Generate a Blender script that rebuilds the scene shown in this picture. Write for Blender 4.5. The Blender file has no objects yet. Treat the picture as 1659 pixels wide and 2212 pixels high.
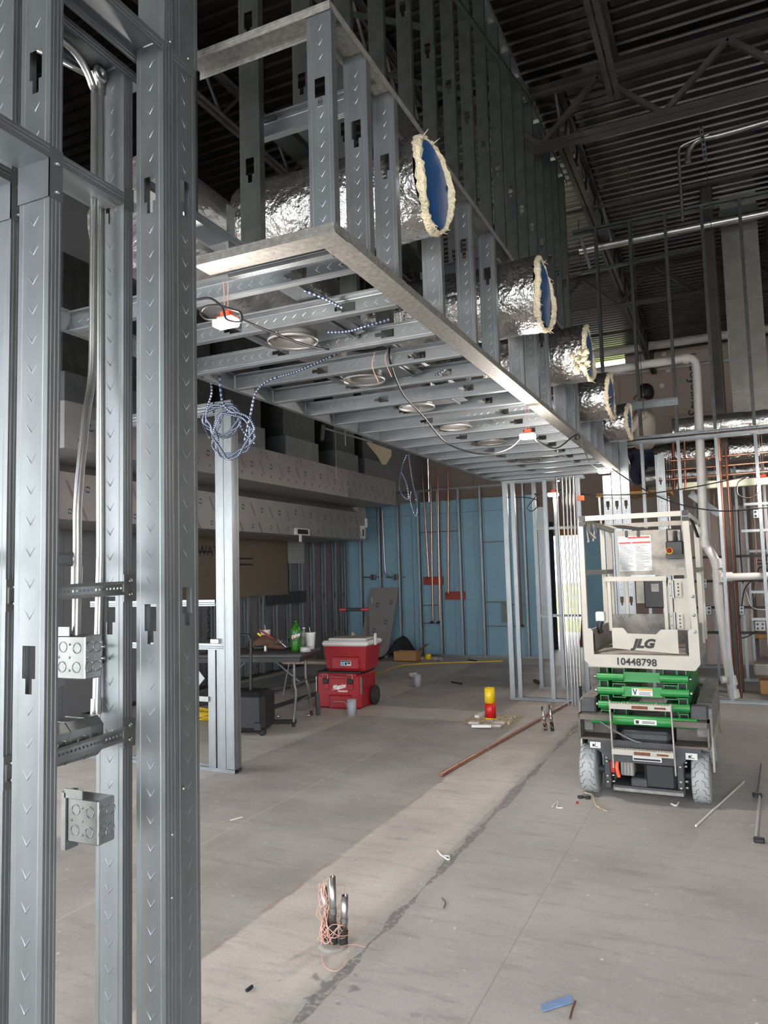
import bpy, math, random
from mathutils import Vector, Matrix
random.seed(7)
PI = math.pi
scene = bpy.context.scene
COL = scene.collection

# ---------------------------------------------------------------- camera
YAW, PITCH, ROLL, FPX = math.radians(24.663), math.radians(4.7269), math.radians(-1.556), 1620.28
CAM = Vector((0.0, 0.0, 1.53))
_f = Vector((-math.sin(YAW)*math.cos(PITCH), math.cos(YAW)*math.cos(PITCH), math.sin(PITCH)))
_r = Vector((math.cos(YAW), math.sin(YAW), 0.0))
_u = _r.cross(_f)
_r = _r*math.cos(ROLL) + _u*math.sin(ROLL)
_u = _r.cross(_f)
cd = bpy.data.cameras.new('camera')
cam = bpy.data.objects.new('camera', cd); COL.objects.link(cam)
cd.sensor_fit = 'HORIZONTAL'; cd.sensor_width = 36.0; cd.lens = FPX/1659*36.0
cd.clip_start = 0.05; cd.clip_end = 300
cam.matrix_world = Matrix(((_r.x, _u.x, -_f.x, CAM.x), (_r.y, _u.y, -_f.y, CAM.y), (_r.z, _u.z, -_f.z, CAM.z), (0, 0, 0, 1)))
scene.camera = cam

# ---------------------------------------------------------------- daylight and exposure
world = bpy.data.worlds.new('sky'); scene.world = world; world.use_nodes = True
bg = world.node_tree.nodes['Background']
bg.inputs['Color'].default_value = (0.95, 0.975, 1.0, 1.0)
bg.inputs['Strength'].default_value = 5.4
scene.view_settings.view_transform = 'Standard'
scene.view_settings.look = 'None'
scene.view_settings.gamma = 1.0
scene.view_settings.use_curve_mapping = False
scene.view_settings.exposure = 0.7
scene.cycles.max_bounces = 6; scene.cycles.diffuse_bounces = 3; scene.cycles.glossy_bounces = 3; scene.cycles.transmission_bounces = 4
scene.cycles.adaptive_threshold = 0.08; scene.cycles.caustics_reflective = False; scene.cycles.caustics_refractive = False

# ---------------------------------------------------------------- helpers
def ray(px, py):
    return _r*((px-829.5)/FPX) + _u*((1106.0-py)/FPX) + _f
def at(px, py, Y=None, z=None, X=None):
    d = ray(px, py)
    if Y is not None: t = (Y-CAM.y)/d.y
    elif z is not None: t = (z-CAM.z)/d.z
    else: t = (X-CAM.x)/d.x
    return CAM + d*t
def S(r, g, b):
    def c(v):
        v /= 255.0
        return v/12.92 if v <= 0.04045 else ((v+0.055)/1.055)**2.4
    return (c(r), c(g), c(b))

MATS = {}
def mat(name, col, rough=0.6, metal=0.0, var=0.12, scale=6.0, bump=0.0, bscale=60.0, emit=None, estr=0.0, trans=0.0, streak=None, spec=None, alpha=None):
    m = bpy.data.materials.new(name); m.use_nodes = True
    nt = m.node_tree; b = nt.nodes['Principled BSDF']
    b.inputs['Roughness'].default_value = rough; b.inputs['Metallic'].default_value = metal
    if spec is not None: b.inputs['Specular IOR Level'].default_value = spec
    if trans: b.inputs['Transmission Weight'].default_value = trans
    tc = nt.nodes.new('ShaderNodeTexCoord')
    mp = nt.nodes.new('ShaderNodeMapping')
    if streak: mp.inputs['Scale'].default_value = streak
    nt.links.new(tc.outputs['Object'], mp.inputs['Vector'])
    n = nt.nodes.new('ShaderNodeTexNoise'); n.inputs['Scale'].default_value = scale; n.inputs['Detail'].default_value = 5
    nt.links.new(mp.outputs[0], n.inputs['Vector'])
    r = nt.nodes.new('ShaderNodeValToRGB')
    r.color_ramp.elements[0].position = 0.3; r.color_ramp.elements[1].position = 0.7
    r.color_ramp.elements[0].color = (*[max(0, c*(1-var)) for c in col], 1)
    r.color_ramp.elements[1].color = (*[min(1, c*(1+var)) for c in col], 1)
    nt.links.new(n.outputs['Fac'], r.inputs[0]); nt.links.new(r.outputs[0], b.inputs['Base Color'])
    if bump:
        n2 = nt.nodes.new('ShaderNodeTexNoise'); n2.inputs['Scale'].default_value = bscale; n2.inputs['Detail'].default_value = 4
        nt.links.new(mp.outputs[0], n2.inputs['Vector'])
        bp = nt.nodes.new('ShaderNodeBump'); bp.inputs['Strength'].default_value = bump; bp.inputs['Distance'].default_value = 0.02
        nt.links.new(n2.outputs['Fac'], bp.inputs['Height']); nt.links.new(bp.outputs[0], b.inputs['Normal'])
    if emit:
        b.inputs['Emission Color'].default_value = (*emit, 1); b.inputs['Emission Strength'].default_value = estr
    MATS[name] = m
    return m

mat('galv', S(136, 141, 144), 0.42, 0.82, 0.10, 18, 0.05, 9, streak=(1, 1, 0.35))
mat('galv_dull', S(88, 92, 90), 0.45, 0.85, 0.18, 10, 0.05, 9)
mat('galv_dust', S(122, 120, 115), 0.7, 0.4, 0.28, 45, 0.15, 200)
mat('emt', S(164, 164, 162), 0.3, 0.9, 0.08, 20)
mat('steel_box', S(146, 150, 149), 0.36, 0.9, 0.10, 30)
mat('stainless', S(150, 148, 146), 0.42, 0.55, 0.06, 3)
mat('film', S(140, 137, 136), 0.45, 0.25, 0.06, 4)
mat('deck_steel', S(52, 49, 47), 0.3, 0.9, 0.25, 3)
mat('primer', S(54, 50, 48), 0.6, 0.2, 0.3, 5)
mat('foil', S(205, 203, 200), 0.22, 0.95, 0.08, 9, 0.9, 26)
mat('foil_soft', S(190, 188, 186), 0.3, 0.9, 0.12, 9, 0.8, 14)
mat('insulation', S(226, 212, 182), 0.95, 0, 0.12, 60, 0.8, 90)
mat('blue_film', S(20, 74, 128), 0.3, 0.0, 0.35, 5, streak=(1, 6, 0.4))
mat('blue_board', S(122, 158, 176), 0.8, 0, 0.05, 2)
mat('foam_board', S(184, 168, 158), 0.8, 0, 0.06, 2)
mat('foam_grey', S(112, 113, 116), 0.85, 0, 0.08, 2)
mat('gyp_brown', S(104, 92, 78), 0.85, 0, 0.05, 2)
mat('gyp_grey', S(150, 152, 150), 0.8, 0, 0.05, 2)
mat('wall_paint', S(184, 170, 162), 0.85, 0, 0.06, 2)
mat('drywall', S(206, 204, 200), 0.85, 0, 0.04, 2)
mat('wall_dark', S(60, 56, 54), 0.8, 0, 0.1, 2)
mat('copper', S(186, 136, 112), 0.25, 0.9, 0.2, 25)
mat('copper_dull', S(112, 68, 52), 0.45, 0.7, 0.2, 25)
mat('red_wood', S(138, 60, 46), 0.75, 0, 0.15, 9, streak=(1, 1, 6))
mat('pvc', S(196, 192, 188), 0.4, 0, 0.04, 5)
mat('pvc_grey', S(150, 154, 160), 0.45, 0, 0.05, 8)
mat('white_plastic', S(206, 206, 203), 0.45, 0, 0.03, 5)
mat('cup_foam', S(214, 214, 212), 0.7, 0, 0.02, 5)
mat('lift_white', S(160, 156, 147), 0.55, 0, 0.06, 7)
mat('lift_worn', S(148, 144, 135), 0.6, 0, 0.14, 22)
mat('lift_green', S(30, 118, 54), 0.42, 0, 0.12, 9)
mat('fork_brown', S(92, 86, 80), 0.7, 0.1, 0.25, 12)
mat('stud_lit', S(128, 130, 130), 0.55, 0.4, 0.15, 12)  # lit copy of galv: brightness put into the colour, dark reflections cut
mat('duct_sheet', S(132, 128, 122), 0.45, 0.6, 0.15, 5)
mat('lift_dark', S(58, 60, 63), 0.62, 0.1, 0.25, 14)
mat('lift_grey', S(128, 126, 122), 0.75, 0.1, 0.3, 18)
mat('black_plastic', S(26, 27, 29), 0.5, 0, 0.2, 9)
mat('black_rubber', S(34, 34, 35), 0.8, 0, 0.15, 9)
mat('tyre_grey', S(148, 152, 153), 0.8, 0, 0.08, 30)
mat('tread_gap', S(92, 94, 96), 0.9, 0, 0.1, 30)
mat('navy', S(22, 28, 46), 0.7, 0, 0.2, 8)
mat('red_plastic', S(146, 26, 36), 0.42, 0, 0.08, 6)
mat('red_tape', S(196, 30, 28), 0.4, 0, 0.1, 12)
mat('yellow_tape', S(232, 196, 26), 0.4, 0, 0.08, 12)
mat('yellow', S(224, 190, 40), 0.5, 0, 0.08, 8)
mat('orange', S(240, 92, 52), 0.5, 0, 0.06, 8)
mat('pink_string', S(212, 166, 150), 0.8, 0, 0.15, 40)
mat('green_bottle', S(46, 112, 26), 0.15, 0, 0.1, 5, trans=0.15)
mat('label_green', S(36, 98, 44), 0.4, 0, 0.2, 30)
mat('clear_bottle', S(200, 204, 204), 0.12, 0, 0.05, 5, trans=0.7)
mat('tape_grey', S(170, 170, 172), 0.5, 0, 0.05, 8)
mat('leather', S(74, 50, 40), 0.75, 0, 0.25, 14)
mat('table_dark', S(66, 66, 66), 0.6, 0, 0.12, 10)
mat('leg_grey', S(112, 114, 116), 0.4, 0.4, 0.1, 10)
mat('bench_tan', S(158, 146, 132), 0.6, 0, 0.08, 6)
mat('cardboard', S(168, 126, 86), 0.85, 0, 0.08, 5)
mat('plywood', S(186, 142, 84), 0.8, 0, 0.15, 6, streak=(1, 6, 1))
mat('wood_orange', S(222, 158, 88), 0.8, 0, 0.1, 6)
mat('cream_beam', S(200, 200, 178), 0.6, 0, 0.04, 4)
mat('lawn', S(132, 150, 48), 0.95, 0, 0.3, 1.5)
mat('paving', S(236, 234, 230), 0.9, 0, 0.06, 1)
mat('cable_black', S(22, 22, 24), 0.55, 0, 0.1, 9)
mat('mc_blue', S(22, 40, 76), 0.45, 0.3, 0.1, 9)
mat('mc_silver', S(150, 158, 170), 0.35, 0.7, 0.1, 9)
mat('decal_white', S(196, 198, 196), 0.5, 0, 0.03, 9)
mat('decal_red', S(190, 60, 50), 0.5, 0, 0.15, 30)
mat('decal_orange', S(226, 130, 50), 0.5, 0, 0.1, 30)
mat('decal_blue', S(90, 160, 205), 0.5, 0, 0.1, 30)
mat('ink', S(22, 22, 24), 0.6, 0, 0.0, 5)
mat('ink_blue', S(40, 58, 88), 0.6, 0, 0.1, 5)
mat('ink_grey', S(90, 90, 96), 0.7, 0, 0.1, 5)
mat('print_white', S(235, 235, 232), 0.6, 0, 0.0, 5)
mat('rust', S(98, 62, 42), 0.9, 0, 0.3, 40)
mat('gravel', S(176, 164, 140), 0.95, 0, 0.3, 50, 0.8, 60)
mat('skin', S(120, 82, 64), 0.6, 0, 0.06, 10)
mat('hair', S(16, 13, 12), 0.6, 0, 0.2, 30)
mat('shirt', S(196, 184, 170), 0.85, 0, 0.06, 8)
mat('jeans', S(24, 30, 50), 0.85, 0, 0.12, 20)
mat('boot', S(110, 74, 52), 0.8, 0, 0.15, 10)
mat('glow', (1, 1, 1), 0.5, 0, 0, 5, emit=(1.0, 0.93, 0.86), estr=14.0)
mat('blue_tape', S(112, 140, 178), 0.7, 0, 0.1, 20)
mat('rubble', S(190, 184, 176), 0.95, 0, 0.12, 30)
mat('mortar', S(142, 138, 132), 0.95, 0, 0.12, 30)
mat('lamp_white', S(235, 232, 225), 0.5)

ORIG = {}
class MB:
    """collects shapes; build() links them as one mesh object"""
    def __init__(s): s.v = []; s.f = []; s.sm = []; s.mi = []; s.M = None; s.cur = 0
    def pts(s, ps):
        i = len(s.v)
        for p in ps:
            p = Vector(p)
            s.v.append(s.M @ p if s.M is not None else p)
        return i
    def face(s, idx, sm=False): s.f.append(tuple(idx)); s.sm.append(sm); s.mi.append(s.cur)
    def poly(s, ps, sm=False):
        i = s.pts(ps); s.face(range(i, i+len(ps)), sm); return s
    def box(s, x0, y0, z0, x1, y1, z1):
        i = s.pts([(x0, y0, z0), (x1, y0, z0), (x1, y1, z0), (x0, y1, z0), (x0, y0, z1), (x1, y0, z1), (x1, y1, z1), (x0, y1, z1)])
        for q in ((0, 3, 2, 1), (4, 5, 6, 7), (0, 1, 5, 4), (1, 2, 6, 5), (2, 3, 7, 6), (3, 0, 4, 7)): s.face([i+k for k in q])
        return s
    def bbox(s, x0, y0, z0, x1, y1, z1, c=0.01):
        """box with chamfered edges"""
        import itertools
        xs = ((x0, x0+c, x1-c, x1)); ys = ((y0, y0+c, y1-c, y1)); zs = ((z0, z0+c, z1-c, z1))
        ring = lambda X0, X1, Y0, Y1, k, z: [(X0+k, Y0, z), (X1-k, Y0, z), (X1, Y0+k, z), (X1, Y1-k, z), (X1-k, Y1, z), (X0+k, Y1, z), (X0, Y1-k, z), (X0, Y0+k, z)]
        rs = [ring(x0+c, x1-c, y0+c, y1-c, c*0.4, z0), ring(x0, x1, y0, y1, c, z0+c), ring(x0, x1, y0, y1, c, z1-c), ring(x0+c, x1-c, y0+c, y1-c, c*0.4, z1)]
        ids = [s.pts(r) for r in rs]
        for a in range(3):
            for k in range(8):
                s.face((ids[a]+k, ids[a]+(k+1) % 8, ids[a+1]+(k+1) % 8, ids[a+1]+k))
        s.face([ids[0]+k for k in range(7, -1, -1)]); s.face([ids[3]+k for k in range(8)])
        return s
    def bar(s, p0, p1, w, h, up=(0, 0, 1)):
        """rectangular bar from p0 to p1; w sideways, h along up"""
        p0, p1 = Vector(p0), Vector(p1); d = (p1-p0).normalized(); up = Vector(up)
        sd = d.cross(up)
        if sd.length < 1e-4: sd = d.cross(Vector((1, 0, 0)))
        sd.normalize(); up = sd.cross(d).normalized()
        a, b = sd*(w/2), up*(h/2)
        i = s.pts([p0-a-b, p0+a-b, p0+a+b, p0-a+b, p1-a-b, p1+a-b, p1+a+b, p1-a+b])
        for q in ((0, 3, 2, 1), (4, 5, 6, 7), (0, 1, 5, 4), (1, 2, 6, 5), (2, 3, 7, 6), (3, 0, 4, 7)): s.face([i+k for k in q])
        return s
    def tube(s, ps, r, n=8, cap=True, alt=0):
        ps = [Vector(p) for p in ps]; rr = r if isinstance(r, (list, tuple)) else [r]*len(ps)
        t0 = (ps[1]-ps[0]).normalized()
        ref = Vector((0, 0, 1)) if abs(t0.z) < 0.9 else Vector((1, 0, 0))
        x = t0.cross(ref).normalized(); prev = t0; rings = []
        for k, p in enumerate(ps):
            if k == 0: t = t0
            elif k == len(ps)-1: t = (ps[k]-ps[k-1]).normalized()
            else: t = ((ps[k+1]-ps[k]).normalized() + (ps[k]-ps[k-1]).normalized()).normalized()
            ax = prev.cross(t)
            if ax.length > 1e-6:
                x = Matrix.Rotation(prev.angle(t), 3, ax.normalized()) @ x
            x = (x - t*x.dot(t)).normalized(); y = t.cross(x); prev = t
            rings.append(s.pts([p + (x*math.cos(2*PI*j/n) + y*math.sin(2*PI*j/n))*rr[k] for j in range(n)]))
        for k in range(len(ps)-1):
            if alt: s.cur = (k//alt) % 2
            for j in range(n):
                s.face((rings[k]+j, rings[k]+(j+1) % n, rings[k+1]+(j+1) % n, rings[k+1]+j), True)
        if cap:
            for k, rev in ((0, True), (len(ps)-1, False)):
                base = [s.v[rings[k]+j] for j in range(n)]
                i = len(s.v); s.v.extend([b.copy() for b in base])
                ix = list(range(i, i+n)); s.face(ix[::-1] if rev else ix)
        return s
    def cyl(s, p0, p1, r, n=12, r2=None, cap=True): return s.tube([p0, p1], [r, r if r2 is None else r2], n, cap)
    def pipe(s, p0, p1, r, t, n=14):
        """open pipe with wall"""
        p0, p1 = Vector(p0), Vector(p1); d = (p1-p0).normalized()
        ref = Vector((0, 0, 1)) if abs(d.z) < 0.9 else Vector((1, 0, 0))
        x = d.cross(ref).normalized(); y = d.cross(x)
        def ring(p, q): return s.pts([p+(x*math.cos(2*PI*j/n)+y*math.sin(2*PI*j/n))*q for j in range(n)])
        a, b, c, e = ring(p0, r), ring(p1, r), ring(p1, r-t), ring(p0, r-t)
        for j in range(n):
            k = (j+1) % n
            s.face((a+j, a+k, b+k, b+j), True); s.face((c+j, c+k, e+k, e+j), True); s.face((b+j, b+k, c+k, c+j)); s.face((e+j, e+k, a+k, a+j))
        return s
    def lathe(s, prof, n=16, c=(0, 0, 0), axis='z', sm=True, cap=True):
        c = Vector(c); rings = []
        for r, z in prof:
            P = []
            for j in range(n):
                a = 2*PI*j/n
                if axis == 'z': P.append(c+Vector((r*math.cos(a), r*math.sin(a), z)))
                elif axis == 'x': P.append(c+Vector((z, r*math.cos(a), r*math.sin(a))))
                else: P.append(c+Vector((r*math.sin(a), z, r*math.cos(a))))
            rings.append(s.pts(P))
        for k in range(len(prof)-1):
            for j in range(n):
                s.face((rings[k]+j, rings[k]+(j+1) % n, rings[k+1]+(j+1) % n, rings[k+1]+j), sm)
        if cap and prof[0][0] > 1e-5: s.face([rings[0]+j for j in range(n-1, -1, -1)])
        if cap and prof[-1][0] > 1e-5: s.face([rings[-1]+j for j in range(n)])
        return s
    def prism(s, poly, a, b, axis='y'):
        """2-D polygon extruded along an axis"""
        def P(p, t):
            return (p[0], t, p[1]) if axis == 'y' else ((t, p[0], p[1]) if axis == 'x' else (p[0], p[1], t))
        n = len(poly); i = s.pts([P(p, a) for p in poly]+[P(p, b) for p in poly])
        s.face([i+k for k in range(n)]); s.face([i+n+k for k in range(n-1, -1, -1)])
        for k in range(n): s.face((i+k, i+n+k, i+n+(k+1) % n, i+(k+1) % n))
        return s
    def mesh(s, name):
        me = bpy.data.meshes.new(name)
        me.from_pydata([tuple(v) for v in s.v], [], s.f)
        me.polygons.foreach_set('use_smooth', s.sm)
        if any(s.mi): me.polygons.foreach_set('material_index', s.mi)
        me.update(); return me
    def build(s, name, m, parent=None):
        if parent is not None:
            o0 = ORIG.get(parent.name, Vector((0, 0, 0)))
            if o0.length > 0: s.v = [v-o0 for v in s.v]
        me = s.mesh(name)
        for k in (m if isinstance(m, (list, tuple)) else [m]): me.materials.append(MATS[k])
        o = bpy.data.objects.new(name, me); COL.objects.link(o)
        if parent is not None:
            o.parent = parent; ORIG[o.name] = ORIG.get(parent.name, Vector((0, 0, 0)))
        return o
def tag(o, label, cat, group=None, kind=None):
    if label: o['label'] = label
    if cat: o['category'] = cat
    if group: o['group'] = group
    if kind: o['kind'] = kind
    return o
def struct(o): o['kind'] = 'structure'; return o
def thing(name, label, cat, loc=(0, 0, 0), group=None, rz=0.0, local=False):
    o = bpy.data.objects.new(name, None); COL.objects.link(o)
    o.location = loc; o.rotation_euler = (0, 0, rz); o.empty_display_size = 0.1
    ORIG[o.name] = Vector((0, 0, 0)) if local else Vector(loc)
    return tag(o, label, cat, group)
def one(mb, name, m, label, cat, group=None):
    """a thing that is a single mesh, origin at its base"""
    xs = [v.x for v in mb.v]; ys = [v.y for v in mb.v]; zs = [v.z for v in mb.v]
    c = Vector(((min(xs)+max(xs))/2, (min(ys)+max(ys))/2, min(zs)))
    mb.v = [v-c for v in mb.v]
    o = mb.build(name, m); o.location = c; ORIG[o.name] = c
    return tag(o, label, cat, group)
def inst(me, name, parent, o, zd, xd, m=None):
    """place a shared mesh; local z along zd, local x along xd"""
    zd, xd = Vector(zd).normalized(), Vector(xd).normalized(); yd = zd.cross(xd)
    ob = bpy.data.objects.new(name, me); COL.objects.link(ob)
    o = Vector(o)
    if parent is not None: ob.parent = parent; o = o - ORIG.get(parent.name, Vector((0, 0, 0)))
    ob.matrix_local = Matrix(((xd.x, yd.x, zd.x, o.x), (xd.y, yd.y, zd.y, o.y), (xd.z, yd.z, zd.z, o.z), (0, 0, 0, 1)))
    return ob
def text(s, size, m, mtx, parent, name='lettering', bold=0.0, shear=0.0, wx=1.0, align='CENTER', depth=0.0008):
    cu = bpy.data.curves.new('t', 'FONT'); cu.body = s; cu.size = size; cu.extrude = depth; cu.offset = bold; cu.shear = shear
    cu.align_x = align; cu.align_y = 'CENTER'; cu.resolution_u = 3
    to = bpy.data.objects.new('t', cu); COL.objects.link(to)
    dg = bpy.context.evaluated_depsgraph_get(); dg.update()
    me = bpy.data.meshes.new_from_object(to.evaluated_get(dg)); bpy.data.objects.remove(to)
    me.materials.clear(); me.materials.append(MATS[m])
    me.transform(mtx @ Matrix.Diagonal((wx, 1, 1, 1)))
    o0 = ORIG.get(parent.name, Vector((0, 0, 0))); me.transform(Matrix.Translation(-o0))
    ob = bpy.data.objects.new(name, me); COL.objects.link(ob); ob.parent = parent; return ob
def frame(o, x, y):
    """matrix with local x, y directions (text plane) at o"""
    x, y = Vector(x).normalized(), Vector(y).normalized(); z = x.cross(y); o = Vector(o)
    return Matrix(((x.x, y.x, z.x, o.x), (x.y, y.y, z.y, o.y), (x.z, y.z, z.z, o.z), (0, 0, 0, 1)))
def smooth_path(ps, n=8):
    """Catmull-Rom through points"""
    ps = [Vector(p) for p in ps]; P = [ps[0]*2-ps[1]]+ps+[ps[-1]*2-ps[-2]]; out = []
    for i in range(1, len(P)-2):
        a, b, c, d = P[i-1:i+3]
        for k in range(n):
            t = k/n
            out.append(0.5*((2*b)+(c-a)*t+(2*a-5*b+4*c-d)*t*t+(3*b-a-3*c+d)*t**3))
    out.append(ps[-1]); return out

# ---------------------------------------------------------------- cold-formed framing profiles
_SM = {}
def stud_mesh(L, w=0.092, f=0.034, holes=(), chev=None, lip=0.008, m='galv', cut=0.0):
    key = (round(L, 3), w, f, tuple(holes), chev, lip, m)
    if key in _SM: return _SM[key]
    b = MB(); g = 0.0009
    c0, c1 = 0.22*w, 0.78*w
    fl = [(0, f*t) for t in (1.0, 0.86)] + [(g, f*0.80), (0, f*0.74), (0, f*0.56), (g, f*0.5), (0, f*0.44), (0, f*0.26), (g, f*0.2), (0, f*0.14), (0, 0)]
    left = ([(lip, f)] if lip else []) + fl + [(0.13*w, 0), (0.15*w, g), (0.17*w, 0), (c0, 0)]
    for sgn in (0, 1):
        prof = [((w-x) if sgn else x, y) for x, y in left]
        i = b.pts([(x, y, 0) for x, y in prof]); j = b.pts([(x, y, L) for x, y in prof])
        for k in range(len(prof)-1):
            q = (i+k, i+k+1, j+k+1, j+k); b.face(q if not sgn else q[::-1])
    zs = 0.0; hx = 0.019; nx = 0.0095; mid = w/2
    def rect(x0, x1, z0, z1):
        b.poly([(x0, 0, z0), (x1, 0, z0), (x1, 0, z1), (x0, 0, z1)])
    for h in sorted(holes):            # h = top of the key-shaped punch-out
        n0, n1, h1 = h-0.100, h-0.068, h
        rect(c0, c1, zs, n0)
        for q0, q1, hw in ((n0, n1, nx), (n1, h1, hx)):
            rect(c0, mid-hw, q0, q1); rect(mid+hw, c1, q0, q1)
        zs = h1
    rect(c0, c1, zs, L)
    if chev:
        z = 0.04; a = 0.0135; hh = 0.017; t = 0.003; d = 0.0012
        while z < L-0.04:
            if all(not (h-0.125 < z < h+0.02) for h in holes):
                for sx in (-1, 1):
                    p, q = (mid, z), (mid+sx*a, z+hh)
                    for sd in (-1, 1):       # a small roof-shaped ridge, standing proud on either side of the sheet
                        i = b.pts([(p[0], 0, p[1]-t), (q[0], 0, q[1]-t), (q[0], 0, q[1]+t), (p[0], 0, p[1]+t), (p[0], sd*d, p[1]), (q[0], sd*d*0.4, q[1])])
                        b.face((i, i+1, i+5, i+4)); b.face((i+4, i+5, i+2, i+3)); b.face((i+1, i+2, i+5))
            z += chev
    me = b.mesh('stud'); me.materials.append(MATS[m]); _SM[key] = me
    return me
def track_mesh(L, w=0.094, f=0.032, m='galv'):
    key = ('t', round(L, 3), w, f, m)
    if key in _SM: return _SM[key]
    b = MB(); g = 0.0012
    prof = [(0, f), (0, f*0.8), (g, f*0.74), (0, f*0.68), (0, f*0.5), (g, f*0.44), (0, f*0.38), (0, 0), (w, 0), (w, f*0.38), (w-g, f*0.44), (w, f*0.5), (w, f*0.68), (w-g, f*0.74), (w, f*0.8), (w, f)]
    i = b.pts([(x, y, 0) for x, y in prof]); j = b.pts([(x, y, L) for x, y in prof])
    for k in range(len(prof)-1): b.face((i+k, i+k+1, j+k+1, j+k))
    me = b.mesh('track'); me.materials.append(MATS[m]); _SM[key] = me
    return me
UP = (0, 0, 1); XP = (1, 0, 0); YP = (0, 1, 0); XN = (-1, 0, 0); YN = (0, -1, 0); DN = (0, 0, -1)
def vstud(parent, x, y, z0, z1, face='-y', holes=(), chev=None, w=0.092, f=0.034, m='galv', name='stud'):
    """vertical stud; (x, y) is the corner of the web with the smaller coordinates; face = way the web looks"""
    me = stud_mesh(z1-z0, w, f, tuple(round(h-z0, 3) for h in holes if z0+0.15 < h < z1-0.05), chev, m=m)
    if face == '-y': return inst(me, name, parent, (x, y, z0), UP, XP)
    if face == '+y': return inst(me, name, parent, (x+w, y, z0), UP, XN)
    if face == '+x': return inst(me, name, parent, (x, y, z0), UP, YP)
    return inst(me, name, parent, (x, y+w, z0), UP, YN)
def xtrack(parent, x0, x1, y, z, up=True, w=0.094, f=0.032, m='galv', name='track'):
    me = track_mesh(x1-x0, w, f, m)
    return inst(me, name, parent, (x0, y, z), XP, YP) if up else inst(me, name, parent, (x0, y+w, z), XP, YN)
def ytrack(parent, y0, y1, x, z, up=True, w=0.094, f=0.032, m='galv', name='track'):
    me = track_mesh(y1-y0, w, f, m)
    return inst(me, name, parent, (x+w, y0, z), YP, XN) if up else inst(me, name, parent, (x, y0, z), YP, XP)
def xjoist(parent, x0, x1, y, z, opens='-y', holes=(), chev=None, w=0.092, f=0.034, m='galv', name='joist'):
    me = stud_mesh(x1-x0, w, f, tuple(holes), chev, m=m)
    return inst(me, name, parent, (x0, y, z), XP, UP) if opens == '-y' else inst(me, name, parent, (x0, y, z+w), XP, DN)

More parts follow.
